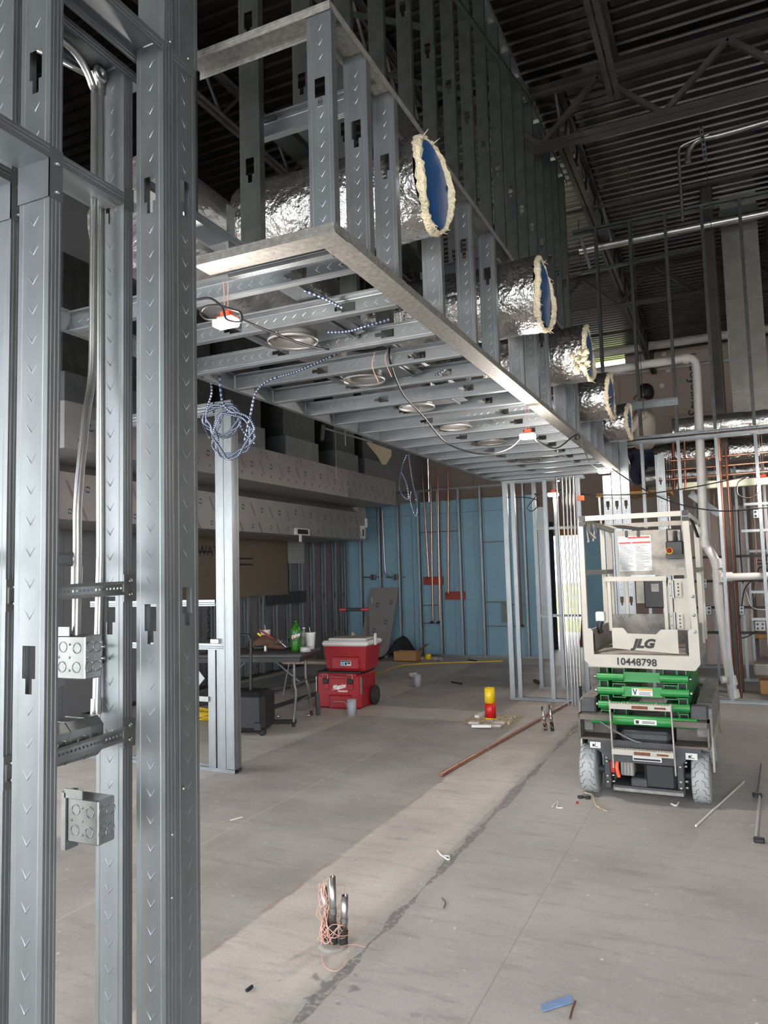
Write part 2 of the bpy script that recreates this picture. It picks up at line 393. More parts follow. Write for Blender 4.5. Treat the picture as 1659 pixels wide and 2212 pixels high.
# ================================================================ the setting
def floor_material():
    m = bpy.data.materials.new('concrete'); m.use_nodes = True; nt = m.node_tree; N = nt.nodes; Lk = nt.links
    b = N['Principled BSDF']; geo = N.new('ShaderNodeNewGeometry')
    def noise(sc, det=6, vec=None, rough=0.55):
        n = N.new('ShaderNodeTexNoise'); n.inputs['Scale'].default_value = sc; n.inputs['Detail'].default_value = det; n.inputs['Roughness'].default_value = rough
        Lk.new(vec or geo.outputs['Position'], n.inputs['Vector']); return n.outputs['Fac']
    def mth(op, a, c=None, d=None):
        n = N.new('ShaderNodeMath'); n.operation = op
        for k, v in enumerate((a, c, d)):
            if v is None: continue
            if isinstance(v, (int, float)): n.inputs[k].default_value = v
            else: Lk.new(v, n.inputs[k])
        return n.outputs[0]
    def ss(v, a, c):
        n = N.new('ShaderNodeMapRange'); n.interpolation_type = 'SMOOTHSTEP'
        n.inputs['From Min'].default_value = a; n.inputs['From Max'].default_value = c; Lk.new(v, n.inputs['Value']); return n.outputs[0]
    def mix(fac, a, c):
        n = N.new('ShaderNodeMix'); n.data_type = 'RGBA'
        if isinstance(fac, (int, float)): n.inputs['Factor'].default_value = fac
        else: Lk.new(fac, n.inputs['Factor'])
        for k, v in ((6, a), (7, c)):
            if isinstance(v, tuple): n.inputs[k].default_value = (*v, 1)
            else: Lk.new(v, n.inputs[k])
        return n.outputs[2]
    sep = N.new('ShaderNodeSeparateXYZ'); Lk.new(geo.outputs['Position'], sep.inputs[0])
    X, Y = sep.outputs[0], sep.outputs[1]
    wob = mth('MULTIPLY', mth('SUBTRACT', noise(5.0), 0.5), 0.05)
    Xw = mth('ADD', X, wob); Yw = mth('ADD', Y, wob)
    def rect(x0, x1, y0, y1, s=0.012):
        return mth('MULTIPLY', mth('MULTIPLY', ss(Xw, x0-s, x0+s), mth('SUBTRACT', 1.0, ss(Xw, x1-s, x1+s))), mth('MULTIPLY', ss(Yw, y0-s, y0+s), mth('SUBTRACT', 1.0, ss(Yw, y1-s, y1+s))))
    base = mix(ss(noise(1.1, 8), 0.3, 0.7), S(150, 147, 143), S(174, 171, 166))
    patch = mix(ss(noise(2.5, 8), 0.3, 0.7), S(180, 173, 165), S(198, 191, 183))
    grey = mix(ss(noise(1.7, 8), 0.3, 0.7), S(146, 141, 136), S(170, 165, 159))
    col = base
    col = mix(rect(-7, -1.5, 7.45, 18, 0.03), col, patch)
    col = mix(rect(-7, -3.78, 3.0, 8, 0.03), col, patch)
    col = mix(rect(-3.95, -2.35, 8.05, 12.2, 0.03), col, grey)
    col = mix(rect(-3.78, -2.03, -3, 7.45, 0.02), col, grey)
    col = mix(rect(-2.03, -1.50, -3, 9.5, 0.012), col, patch)
    # filled saw-cut: a dark, broken line
    dist = mth('ABSOLUTE', mth('ADD', Xw, 1.452))
    wid = mth('MULTIPLY', ss(noise(2.6, 3), 0.28, 0.72), 0.038)
    ln = mth('MULTIPLY', mth('MULTIPLY', mth('LESS_THAN', dist, wid), rect(-2, -1, 2.0, 7.6, 0.1)), ss(noise(40, 4), 0.3, 0.55))
    col = mix(mth('MULTIPLY', ln, 0.85), col, S(66, 67, 72))
    halo = mth('MULTIPLY', rect(-1.56, -1.36, 1.0, 7.8, 0.04), 0.35)
    col = mix(halo, col, S(150, 147, 142))
    col = mix(mth('MULTIPLY', mth('MULTIPLY', ss(noise(9, 5), 0.60, 0.66), rect(-1.75, -1.1, 1.5, 2.7, 0.2)), 0.7), col, S(84, 86, 92))
    Xs = mth('ADD', X, mth('MULTIPLY', wob, 0.15))
    cut = mth('MULTIPLY', ss(Xs, -2.886, -2.883), mth('SUBTRACT', 1.0, ss(Xs, -2.879, -2.876)))
    col = mix(mth('MULTIPLY', cut, 0.55), col, S(206, 200, 192))
    cut2 = mth('MULTIPLY', ss(Xs, -0.905, -0.903), mth('SUBTRACT', 1.0, ss(Xs, -0.90, -0.898)))
    col = mix(mth('MULTIPLY', cut2, 0.4), col, S(92, 90, 88))
    edge = mth('MULTIPLY', rect(-2.05, -2.025, 2.6, 6.2, 0.01), ss(noise(3.0, 4), 0.45, 0.6))
    col = mix(mth('MULTIPLY', edge, 0.4), col, S(150, 112, 104))
    # fine mottling, scuffs, plaster specks
    mp = N.new('ShaderNodeMapping'); mp.inputs['Rotation'].default_value = (0, 0, 0.7); mp.inputs['Scale'].default_value = (1, 5, 1)
    Lk.new(geo.outputs['Position'], mp.inputs['Vector'])
    col = mix(mth('MULTIPLY', ss(noise(3.0, 9, mp.outputs[0], 0.7), 0.48, 0.72), 0.5), col, S(122, 118, 114))
    col = mix(mth('MULTIPLY', ss(noise(0.55, 5, None, 0.6), 0.45, 0.7), 0.4), col, S(138, 136, 133))
    col = mix(mth('MULTIPLY', ss(noise(60, 3), 0.5, 0.75), 0.25), col, S(118, 115, 112))
    col = mix(mth('MULTIPLY', ss(noise(14, 6), 0.55, 0.8), 0.25), col, S(208, 204, 198))
    sp = mth('MULTIPLY', ss(noise(26, 2, None, 0.4), 0.72, 0.76), ss(noise(1.3, 3), 0.42, 0.55))
    col = mix(mth('MULTIPLY', sp, 0.75), col, S(216, 213, 208))
    mp2 = N.new('ShaderNodeMapping'); mp2.inputs['Rotation'].default_value = (0, 0, -0.5); mp2.inputs['Scale'].default_value = (0.6, 4, 1)
    Lk.new(geo.outputs['Position'], mp2.inputs['Vector'])
    sc = mth('MULTIPLY', ss(noise(5.5, 7, mp2.outputs[0], 0.75), 0.62, 0.70), ss(noise(0.9, 2), 0.45, 0.56))
    col = mix(mth('MULTIPLY', sc, 0.5), col, S(210, 208, 204))
    Lk.new(col, b.inputs['Base Color'])
    rg = N.new('ShaderNodeMapRange'); rg.inputs['To Min'].default_value = 0.5; rg.inputs['To Max'].default_value = 0.8
    Lk.new(noise(2.2, 6), rg.inputs['Value']); Lk.new(rg.outputs[0], b.inputs['Roughness'])
    bp = N.new('ShaderNodeBump'); bp.inputs['Strength'].default_value = 0.15; bp.inputs['Distance'].default_value = 0.01
    Lk.new(noise(30, 8, None, 0.7), bp.inputs['Height']); Lk.new(bp.outputs[0], b.inputs['Normal'])
    MATS['concrete'] = m
floor_material()
XL, XR, YF, YB, ZD = -6.90, 9.0, -2.6, 17.8, 6.40
struct(MB().box(XL, YF, -0.2, XR, YB, 0).build('floor', 'concrete'))
struct(MB().box(-60, -80, -0.3, 60, YF, -0.15).box(-60, YF, -0.3, XL-0.1, YB, -0.15).build('ground', 'paving'))
struct(MB().box(-60, YB, -0.3, 60, 20.5, -0.15).box(-60, 26, -0.3, 60, 29, -0.15).build('pavement', 'paving'))
lw = MB().box(-60, 20.5, -0.3, 60, 26, -0.14).box(-60, 29, -0.3, 60, 90, -0.12).build('lawn', 'lawn'); tag(lw, 'sunlit yellow-green lawn outside the far opening', 'lawn', kind='stuff')
# corrugated roof deck, flutes across the room
b = MB(); y = YF; prof = []
while y < YB+0.3:
    prof += [(y, ZD), (y+0.088, ZD), (y+0.104, ZD+0.038), (y+0.136, ZD+0.038)]; y += 0.1524
i = b.pts([(XL, p[0], p[1]) for p in prof]); j = b.pts([(XR, p[0], p[1]) for p in prof])
for k in range(len(prof)-1): b.face((i+k, i+k+1, j+k+1, j+k))
struct(b.build('ceiling', 'deck_steel'))
struct(MB().box(XL, YF, ZD+0.15, XR, YB+0.4, ZD+0.3).build('roof', 'wall_dark'))

# front of the building, behind the camera: a storefront opening
struct(MB().box(XL, YF-0.2, 3.4, XR, YF, ZD+0.2).box(XL, YF-0.2, 0, -4.9, YF, 3.4).build('wall_front', 'drywall'))  # unseen wall; white finish and solid left end shaped to steer reflected light
# right side
b = MB().box(XR, YF, 0, XR+0.2, YB, ZD+0.2)
struct(b.build('wall_right', 'wall_paint'))

# far wall of pinkish foam boards with the doorway opening
OX0, OX1, OZ = -4.9, -2.62, 2.32
wb = struct(MB().box(XL, YB+0.03, 0, OX0, YB+0.25, ZD+0.2).box(-1.95, YB+0.03, 0, XR, YB+0.25, ZD+0.2).box(OX0, YB+0.03, OZ+0.25, OX1, YB+0.25, 6.06).box(OX1, YB+0.03, 0, -1.95, YB+0.25, 6.06).build('wall_back', 'foam_board'))
x = XL
while x < XR:
    x1 = min(x+1.19, XR)
    for z0, z1 in ((0.0, 2.44), (2.45, 4.88), (4.89, 6.3)):
        a, c = x, x1
        if z0 == 0.0 and c > OX0 and a < OX1:
            if a < OX0-0.05: c = OX0
            elif c > OX1+0.05: a = OX1
            else: continue
        if z1 == 6.3 and c > OX0 and a < -1.9: z1 = 6.05
        if c-a > 0.05: MB().box(a+0.003, YB, z0+0.003, c-0.003, YB+0.03, z1).build('foam_panel', 'foam_board', wb)
    x += 1.2
for px, py in ((1443, 799), (1430, 833), (1434, 765)):
    p = at(px, py, Y=YB-0.004)
    MB().lathe([(0.055, 0), (0.055, 0.006), (0.02, 0.006), (0.02, 0.002)], 12, (p.x, YB-0.008, p.z), 'y').build('fixing_washer', 'print_white', wb)
for px, py, sz in ((1497, 830, 0.34), (1514, 985, 0.3)):
    p = at(px, py, Y=YB-0.005)
    text('Styrofoam', sz, 'ink_blue', frame(p, (0, 0, 1), (-1, 0, 0)), wb)
struct(MB().box(OX0-0.2, YB-0.05, OZ, OX1+0.2, YB+0.2, OZ+0.25).build('trim_1', 'wood_orange'))
# left wall of studs and foam, along the depth of the kitchen
WL = -6.75
wl = struct(MB().box(XL-0.1, 3.6, 0, XL, YB, ZD+0.2).box(XL-0.1, YF, 2.8, XL, 3.6, ZD+0.2).box(XL-0.1, YF, 0, XL, 3.6, 0.3).build('wall_left', 'foam_grey'))
y = 5.0
while y < 13.05:
    MB().box(XL, y+0.003, 0.02, XL+0.03, min(y+0.606, 13.1), 3.0).build('foam_panel', 'foam_grey', wl); y += 0.61
for px, py, sz in ((452, 1315, 0.28), (560, 1445, 0.2), (448, 1470, 0.24)):
    p = at(px, py, X=XL+0.032)
    text('Styrofoam', sz, 'ink_blue', frame(p, (0, 0, 1), (0, -1, 0)), wl)
for k, y in enumerate((8.0, 8.41, 8.82, 9.22, 9.63, 10.04, 10.44, 10.85, 11.26, 11.66, 12.07, 12.48, 12.85)):
    vstud(wl, WL-0.092, y, 0.03, 3.0, '-y', (0.5, 1.2))
ytrack(wl, 5.0, 13.0, WL-0.093, 0.002, m='galv_dull')
# brown gypsum board and two grey backing strips screwed to those studs
p0, p1 = at(430, 1285, X=WL), at(620, 1168, X=WL)
gb = MB().box(WL, 7.6, 1.24, WL+0.014, 10.75, 2.3).build('gypsum_panel', 'gyp_brown', wl)
text('WATER', 0.2, 'ink', frame((WL+0.016, 8.75, 1.92), YP, UP), wl, wx=1.0)
for k in range(3): MB().box(WL+0.014, 8.4 + 0.9*(k > 0)*1.1, 1.9-0.09*k, WL+0.0155, 8.75+0.9*(k > 0)*1.1, 1.925-0.09*k).build('print_line', 'ink', wl)
MB().box(WL, 10.78, 1.75, WL+0.012, 11.3, 2.35).build('backing_panel', 'gyp_grey', wl)
MB().box(WL, 10.15, 1.08, WL+0.012, 11.35, 1.28).build('backing_strip', 'galv_dull', wl)

# blue sheathed partition facing the camera
YW = 13.1
bw = struct(MB().box(XL, YW+0.012, 0, -3.06, YW+0.1, 2.86).build('wall_partition', 'wall_dark'))
xs = [XL, -6.05, -5.65, -5.24, -4.84, -4.43, -4.02, -3.55, -3.06]
for a, c in zip(xs[:-1], xs[1:]):
    MB().box(a+0.003, YW, 0.02, c-0.003, YW+0.012, 2.62).build('sheathing_panel', 'blue_board', bw)
    MB().box(a+0.003, YW, 2.626, c-0.003, YW+0.012, 2.86).build('sheathing_panel', 'blue_board', bw)
for x in (-6.47, -6.06, -5.66, -5.25, -4.85, -4.44, -4.03, -3.24):
    vstud(bw, x-0.017, YW-0.092, 0.03, 3.06 if x > -5.5 else 3.0, '+x', (0.5, 1.5, 2.5), f=0.034)
for x in (-5.45, -4.64, -4.24, -3.66):
    MB().box(x, YW-0.012, 0.03, x+0.010, YW, 2.6).build('furring_strip', 'galv', bw)
xtrack(bw, XL, -3.06, YW-0.094, 0.002); xtrack(bw, -6.6, -3.4, YW-0.094, 3.08, up=False)
MB().box(-3.06, YW-0.1, 0, -2.90, YW+0.1, 2.62).build('end_cap', 'galv', bw)
# horizontal rods between the studs
for x0, x1, z in ((-5.24, -4.86, 2.28), (-4.84, -4.45, 2.28), (-5.24, -4.86, 0.93), (-5.24, -4.86, 0.60), (-4.02, -3.66, 2.05), (-4.02, -3.62, 0.98), (-4.02, -3.62, 0.55), (-3.60, -3.25, 0.93), (-3.60, -3.25, 0.55)):
    MB().box(x0, YW-0.09, z-0.006, x1, YW-0.075, z+0.012).build('support_bar', 'galv_dull', bw)
MB().box(-3.75, YW-0.03, 0.62, -3.66, YW-0.005, 0.98).build('strap', 'galv_dull', bw)
# red blocking boards
for p, q in (((915, 1246), (957, 1263)), ((962, 1278), (1005, 1295))):
    a, c = at(*p, Y=YW-0.05), at(*q, Y=YW-0.05)
    MB().box(a.x, YW-0.07, c.z, c.x, YW-0.03, a.z).build('blocking_board', 'red_wood', bw)

# second blue partition, its dark doorway leaf and header behind
b = MB().box(-2.55, 14.6, 0, -1.95, 14.7, 2.35)
struct(b.build('wall_partition_far', 'blue_board'))
struct(MB().box(-3.35, 14.55, 0, -3.1, 14.62, 2.45).build('door_1', 'navy'))

# dim grey walls behind the far right framing with a door leaf
wr = struct(MB().box(0.35, 14.0, 0, 4.5, 14.15, 4.2).build('wall_right_back', 'wall_paint'))
d2 = struct(MB().box(0.85, 13.94, 0.02, 1.8, 14.0, 2.25).build('door_2', 'foam_grey'))
MB().box(0.80, 13.93, 0, 0.85, 14.0, 2.3).box(1.8, 13.93, 0, 1.85, 14.0, 2.3).box(0.80, 13.93, 2.25, 1.85, 14.0, 2.3).build('door_frame', 'wall_paint', d2)

# ================================================================ roof steel
def bar_joist(label, x, y0, y1, zb, along='y', zt=6.36, group=None, cat='joist', name='bar_joist', step=0.6, cw=0.045, rod=0.011):
    t = thing(name, label, cat, (x, y0, zb) if along == 'y' else (y0, x, zb), group)
    def P(s, o, z): return (x+o, s, z) if along == 'y' else (s, x+o, z)
    for z, nm, sg in ((zb, 'bottom_chord', 1), (zt, 'top_chord', -1)):
        b = MB()
        for o in (-1, 1):
            b.bar(P(y0, o*(cw/2+0.012), z), P(y1, o*(cw/2+0.012), z), cw, 0.006)
            b.bar(P(y0, o*0.012, z+sg*0.022), P(y1, o*0.012, z+sg*0.022), 0.006, 0.045)
        b.build(nm, 'primer', t)
    n = max(2, int((y1-y0)/step)); d = (y1-y0)/n
    for k in range(n):
        a = y0+k*d
        b = MB().bar(P(a, 0, zt-0.02), P(a+d/2, 0, zb+0.02), rod*2.2, rod*2.2).bar(P(a+d/2, 0, zb+0.02), P(a+d, 0, zt-0.02), rod*2.2, rod*2.2)
        b.build('web_member', 'primer', t)
    return t
bar_joist('large dark joist girder crossing under the roof deck at upper right', 7.2, -3.2, 6.0, 5.72, 'x', 6.30, step=1.1, cw=0.09, rod=0.022, name='joist_girder', cat='girder')
bar_joist('dark bar joist running back beside the top of the tall stud wall', -1.32, 7.25, 17.7, 5.86)
bar_joist('short-looking bar joist above the girder at the top edge of the photo', -0.74, 2.0, 7.15, 5.98)
bar_joist('bar joist running back behind the square duct riser at right', 1.4, 7.25, 17.7, 5.9)
bar_joist('bar joist over the top of the metal box at upper left', -2.6, 1.0, 7.15, 5.95)
bar_joist('bar joist over the kitchen hood, behind the tall stud wall', -4.2, 1.0, 17.7, 5.95)
for y, lab in ((12.3, 'second joist girder further back under the roof deck'), (1.2, 'joist girder above the near post at the upper left corner')):
    bar_joist(lab, y, -6.5, 6.0, 5.72, 'x', 6.30, step=1.1, cw=0.09, rod=0.022, name='joist_girder', cat='girder')
for y, lab in ((9.3, 'thin bridging angle under the deck just behind the first girder'), (10.6, 'thin bridging angle under the deck halfway to the far wall'), (14.6, 'thin bridging angle under the deck nearest the far wall')):
    one(MB().bar((-3.0, y, 5.98), (5, y, 5.98), 0.04, 0.005).bar((-3.0, y, 6.0), (5, y, 6.0), 0.005, 0.04), 'bridging_angle', 'primer', lab, 'angle')

# ================================================================ near left wall: two rows of studs
nw = thing('stud_wall', 'close galvanised steel stud wall with boxes and conduit at the left edge', 'stud wall', (-1.4, 1.2, 0))
CH = 0.066
zt = 2.97
vstud(nw, -1.392, 1.13, 0.03, zt, '-y', (1.40, 2.72), CH)
vstud(nw, -1.389, 1.49, 0.03, zt, '-y', (1.47, 2.60), CH, f=0.043)
vstud(nw, -1.300, 1.534, 0.03, zt, '+x', (1.51, 2.62), CH)
vstud(nw, -1.552, 1.163, 0.03, zt, '-y', (1.32,), CH)
vstud(nw, -1.552, 1.517, 0.03, zt, '-y', (1.49, 2.62), CH)
vstud(nw, -1.392, 0.72, 0.03, zt, '-y', (1.40,), CH)
vstud(nw, -1.552, 0.80, 0.03, zt, '-y', (1.40,), CH)
ytrack(nw, 0.2, 1.64, -1.393, 0.002); ytrack(nw, 0.2, 1.64, -1.553, 0.002)
ytrack(nw, 0.2, 1.625, -1.395, zt+0.002, up=False, w=0.097, f=0.036); ytrack(nw, 0.2, 1.625, -1.555, zt+0.002, up=False, w=0.097)
vstud(nw, -1.392, 1.50, zt+0.004, 3.9, '-y', (3.6,)); vstud(nw, -1.300, 1.545, zt+0.004, 3.9, '+x'); vstud(nw, -1.392, 1.13, zt+0.004, 3.9, '-y', (3.5,))
# header tracks with bent end tabs
def header(y0, y1, x, z, tab_y):
    ytrack(nw, y0, y1, x-0.0945, z, w=0.097, name='header_track')
    b = MB().box(x-0.0935, tab_y-0.0035, z-0.086, x+0.0025, tab_y-0.0015, z+0.001)
    b.box(x+0.0008, tab_y-0.0035, z-0.086, x+0.0025, tab_y+0.034, z+0.03)
    for zz in (z-0.07, z-0.005): b.lathe([(0.0, 0.0065), (0.004, 0.005), (0.006, 0.0)], 8, (x+0.0025, tab_y+0.017, zz), 'x')
    b.build('header_tab', 'galv', nw)
header(0.2, 1.128, -1.30, 2.455, 1.13); header(0.2, 1.161, -1.46, 2.455, 1.163)
ytrack(nw, 1.20, 1.515, -1.5545, 2.565, w=0.097, name='header_track')
MB().box(-1.4585, 1.515, 2.555, -1.457, 1.552, 2.62).build('header_tab', 'steel_box', nw)
for y, z in ((1.52, 2.985), (1.595, 2.985), (1.56, 1.0), (1.515, 0.75), (1.517, 0.9)):
    MB().lathe([(0.006, 0.0), (0.004, 0.003), (0.0, 0.0045)], 8, (-1.2985, y, z), 'x').build('screw', 'emt', nw)
# horizontal box-mounting brackets (perforated channels) with end clips
def bracket(y0, y1, z, x, zend=None, clips=True):
    z1 = z if zend is None else zend
    b = MB(); n = 26; h = 0.018
    for k in range(3):           # channel of three folds
        pass
    def q(a, c, za, zb, xx): b.poly([(xx, a, za), (xx, c, za+(z1-z)*(c-a)/(y1-y0)), (xx, c, zb+(z1-z)*(c-a)/(y1-y0)), (xx, a, zb)])
    L = y1-y0
    for za, zb, xa, xb in ((z-h, z-h*0.55, x+0.005, x), (z+h*0.55, z+h, x, x+0.005)):
        b.poly([(xa, y0, za), (xa, y1, za+z1-z), (xb, y1, zb+z1-z), (xb, y0, zb)])
    b.box(x-0.002, y0, z-h, x+0.005, y0+0.001, z+h)
    b.poly([(x, y0, z-h*0.55), (x, y1, z1-h*0.55), (x, y1, z1-0.0025), (x, y0, z-0.0025)])
    b.poly([(x, y0, z+0.0025), (x, y1, z1+0.0025), (x, y1, z1+h*0.55), (x, y0, z+h*0.55)])
    m = int(L/0.012)
    for k in range(m):            # bridges between the punched slots
        a = y0+L*(k+0.0)/m; c = y0+L*(k+0.55)/m; dz0 = (z1-z)*(a-y0)/L
        b.poly([(x, a, z-0.0025+dz0), (x, c, z-0.0025+dz0), (x, c, z+0.0025+dz0), (x, a, z+0.0025+dz0)])
    o = b.build('box_bracket', 'steel_box', nw)
    if clips:
        for yy, zz in ((y0, z), (y1, z1)):
            cb = MB().box(x+0.0005, yy-0.006, zz-0.036, x+0.0022, yy+0.036, zz+0.036)
            for dz in (-0.018, 0.018): cb.lathe([(0.007, 0), (0.005, 0.004), (0, 0.005)], 8, (x+0.0022, yy+0.016, zz+dz), 'x')
            cb.build('bracket_clip', 'steel_box', o)
bracket(1.165, 1.52, 1.505, -1.456, 1.512); bracket(1.165, 1.52, 1.122, -1.456, 1.135); bracket(1.05, 1.455, 1.59, -1.54, clips=False)
# electrical boxes
def elec_box(p, sx, sy, sz, mud=True, nm='electrical_box'):
    x, y, z = p
    o = MB().bbox(x, y, z, x+sx, y+sy, z+sz, 0.003).build(nm, 'steel_box', nw)
    k = MB()
    for a, c in ((0.25, 0.28), (0.72, 0.28), (0.28, 0.74), (0.74, 0.72)):
        k.lathe([(0.0135, 0), (0.0135, -0.0012), (0.0115, -0.0012), (0.0115, 0.0006)], 14, (x+sx*a, y, z+sz*c), 'y', cap=False)
        k.lathe([(0.0135, 0), (0.0135, 0.0012), (0.0115, 0.0012), (0.0115, -0.0006)], 14, (x+sx, y+sy*a, z+sz*c), 'x', cap=False)
    for a, c in ((0.5, 0.5), (0.5, 0.2), (0.5, 0.8), (0.15, 0.5)):
        k.lathe([(0.003, 0), (0.003, -0.001), (0.0, -0.0012)], 8, (x+sx*a, y, z+sz*c), 'y')
        k.lathe([(0.003, 0), (0.003, 0.001), (0.0, 0.0012)], 8, (x+sx, y+sy*a, z+sz*c), 'x')
    k.build('knockout', 'steel_box', o)
    if mud:
        MB().box(x-0.014, y-0.006, z-0.02, x+0.0, y+sy*0.62, z+sz+0.012).box(x-0.004, y-0.006, z+sz, x+sx*0.55, y-0.003, z+sz+0.022).build('mud_ring', 'steel_box', o)
    return o
elec_box((-1.53, 1.36, 1.295), 0.10, 0.055, 0.105)
elec_box((-1.50, 1.375, 0.905), 0.10, 0.055, 0.105)
g = MB()
prof = [(-0.05, -0.03), (-0.03, -0.05), (0.03, -0.05), (0.05, -0.03), (0.05, 0.03), (0.03, 0.05), (-0.03, 0.05), (-0.05, 0.03)]
gy0, gx, gz = 1.22, -1.520, 1.142
g.prism([(gx+a, gz+c) for a, c in prof], gy0, 1.46, 'y')
for k in range(4): g.prism([(gx+a*1.03, gz+c*1.03) for a, c in prof], gy0+0.02+k*0.058, gy0+0.026+k*0.058, 'y')
go = g.build('gang_box', 'steel_box', nw)
k = MB()
for a, c in ((-0.024, -0.022), (0.024, -0.022), (-0.024, 0.024), (0.024, 0.024)):
    k.lathe([(0.017, 0.0), (0.017, 0.002), (0.0145, 0.002), (0.0145, 0.0)], 14, (gx+a, 1.46, gz+c), 'y', cap=False)
    k.lathe([(0.017, 0.0), (0.017, -0.002), (0.0145, -0.002), (0.0145, 0.0)], 14, (gx+a, 1.22, gz+c), 'y', cap=False)
for yy in (1.27, 1.33, 1.39, 1.43): k.lathe([(0.014, 0.0), (0.014, 0.002), (0.0115, 0.002), (0.0115, 0.0)], 14, (gx+0.05, yy, gz), 'x', cap=False)
k.build('knockout', 'steel_box', go)
# conduits running up the wall cavity
cA = smooth_path([(-1.485, 1.385, 1.40), (-1.485, 1.387, 1.60), (-1.487, 1.39, 1.74), (-1.50, 1.425, 1.95), (-1.513, 1.458, 2.08), (-1.515, 1.463, 2.3), (-1.515, 1.465, 2.82), (-1.515, 1.455, 2.89), (-1.515, 1.40, 2.945), (-1.515, 1.30, 2.95)], 5)
one(MB().tube(cA, 0.0105, 10), 'conduit', 'emt', 'bent galvanised conduit with an offset, rising behind the second near stud', 'conduit')
cB = MB().tube([(-1.535, 1.50, 1.19), (-1.535, 1.512, 1.6), (-1.545, 1.512, 2.91)], 0.0105, 10)
cB.tube([(-1.535, 1.499, 1.185), (-1.535, 1.500, 1.225)], 0.014, 10).tube([(-1.535, 1.504, 1.315), (-1.535, 1.506, 1.375)], 0.0135, 10)
for z in (1.33, 1.36): cB.cyl((-1.52, 1.500, z), (-1.505, 1.497, z), 0.004, 6)
cB.tube([(-1.545, 1.512, 2.90), (-1.545, 1.512, 2.94), (-1.545, 1.49, 2.965)], 0.017, 10).tube([(-1.56, 1.49, 2.955), (-1.56, 1.36, 2.93), (-1.56, 1.25, 2.90)], 0.0105, 8)
cB.lathe([(0.024, 0), (0.024, 0.01), (0.012, 0.014), (0.012, 0.0)], 12, (-1.53, 1.495, 2.95), 'x')
one(cB, 'conduit', 'emt', 'straight galvanised conduit dropping into the ganged box on the near wall', 'conduit')
MB().tube([(-1.485, 1.385, 1.52), (-1.485, 1.386, 1.57)], 0.0135, 10).build('conduit_coupling', 'emt', nw)

# ================================================================ tall stud wall behind the soffit
tw = thing('tall_stud_wall', 'tall row of dark galvanised studs rising from the soffit to the roof deck', 'stud wall', (-1.6, 5.0, 2.62))
ys = [1.92+0.406*k for k in range(18)]
for k, y in enumerate(ys):
    hit = any(yd-0.25 < y < yd+0.22 for yd in (2.80, 4.19, 5.49, 6.58, 7.88))   # studs over a duct stand on a short header
    if hit: ytrack(tw, y-0.3, y+0.32, -1.645, 3.36, w=0.095, m='galv_dull', name='duct_header')
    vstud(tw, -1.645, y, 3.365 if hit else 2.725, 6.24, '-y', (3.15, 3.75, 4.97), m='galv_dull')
ytrack(tw, 1.70, 9.0, -1.645, 2.722, w=0.095); ytrack(tw, 1.70, 9.0, -1.645, 6.26, up=False, w=0.095, f=0.05)
MB().bar((-1.545, 2.0, 4.9), (-1.545, 7.2, 6.2), 0.03, 0.03).build('brace', 'galv_dull', tw)
for k in range(9): MB().bar((-1.66, 2.1+0.8*k, 5.2), (-2.6, 2.5+0.8*k, 5.95), 0.035, 0.035).build('kicker_brace', 'galv_dull', tw)

# ================================================================ soffit
sf = thing('soffit_frame', 'hanging steel soffit frame of joists and short studs below the ducts', 'soffit', (-1.8, 5.4, 2.62))
Z0, Z1, SXR, SXL, SY0, SY1 = 2.62, 3.40, -1.078, -2.585, 2.035, 8.82
ytrack(sf, SY0, SY1, SXR-0.094, Z0, m='galv_dust', name='bottom_track'); ytrack(sf, SY0, SY1, SXR-0.094, Z1, up=False, m='galv_dust', name='top_track')
xtrack(sf, -1.64, SXR-0.002, SY0, Z0-0.002, m='galv_dust', name='bottom_track'); xtrack(sf, -1.68, SXR-0.002, SY0, Z1+0.002, up=False, m='galv_dust', name='top_track')
inst(track_mesh(SY1-2.2, 0.094, 0.032), 'rim_track', sf, (SXL, 2.2, Z0), YP, UP)
for y in (SY1,): inst(track_mesh(SXR-SXL-0.03, 0.094, 0.032), 'rim_track', sf, (SXL, y, Z0), XP, UP)
for k in range(17):
    y = 2.37+0.403*k
    x0 = SXL+0.004
    if y < SY1-0.05:
        xjoist(sf, x0, SXR-0.10 if k else -1.0*1.10, y, Z0+0.001, '-y' if k % 3 != 2 else '+y', (0.62, 1.2), 0.05)
xjoist(sf, -1.60, SXR-0.10, 2.18, Z0+0.001, '+y', (), 0.05)
for y in (2.04, 2.30, 2.545, 3.03, 3.50, 3.90, 4.46, 4.85, 5.20, 5.75, 6.12, 6.30, 6.84, 7.2, 7.6, 8.15, 8.4, 8.65):
    vstud(sf, SXR-0.0935, y, Z0+0.004, Z1-0.004, '-y' if int(y*100) % 2 else '-y', (3.15,) if y < 3 else (3.2,), 0.05)
# ties from the tall wall over the ducts to the side of the soffit
for y in (2.45, 3.0, 3.45, 4.15, 4.7, 5.3, 6.2, 7.2, 8.2):
    xjoist(sf, -1.62, SXR-0.1, y, 3.28, '-y', (), None, name='tie_joist')
MB().box(-1.56, 2.12, 2.66, -1.553, 2.16, 2.86).build('clip_angle', 'galv', sf)
for k in range(14):
    y = 2.37+0.403*k+0.05
    MB().box(SXR-0.135, y, Z0+0.04, SXR-0.100, y+0.003, Z0+0.11).build('clip_angle', 'galv', sf)

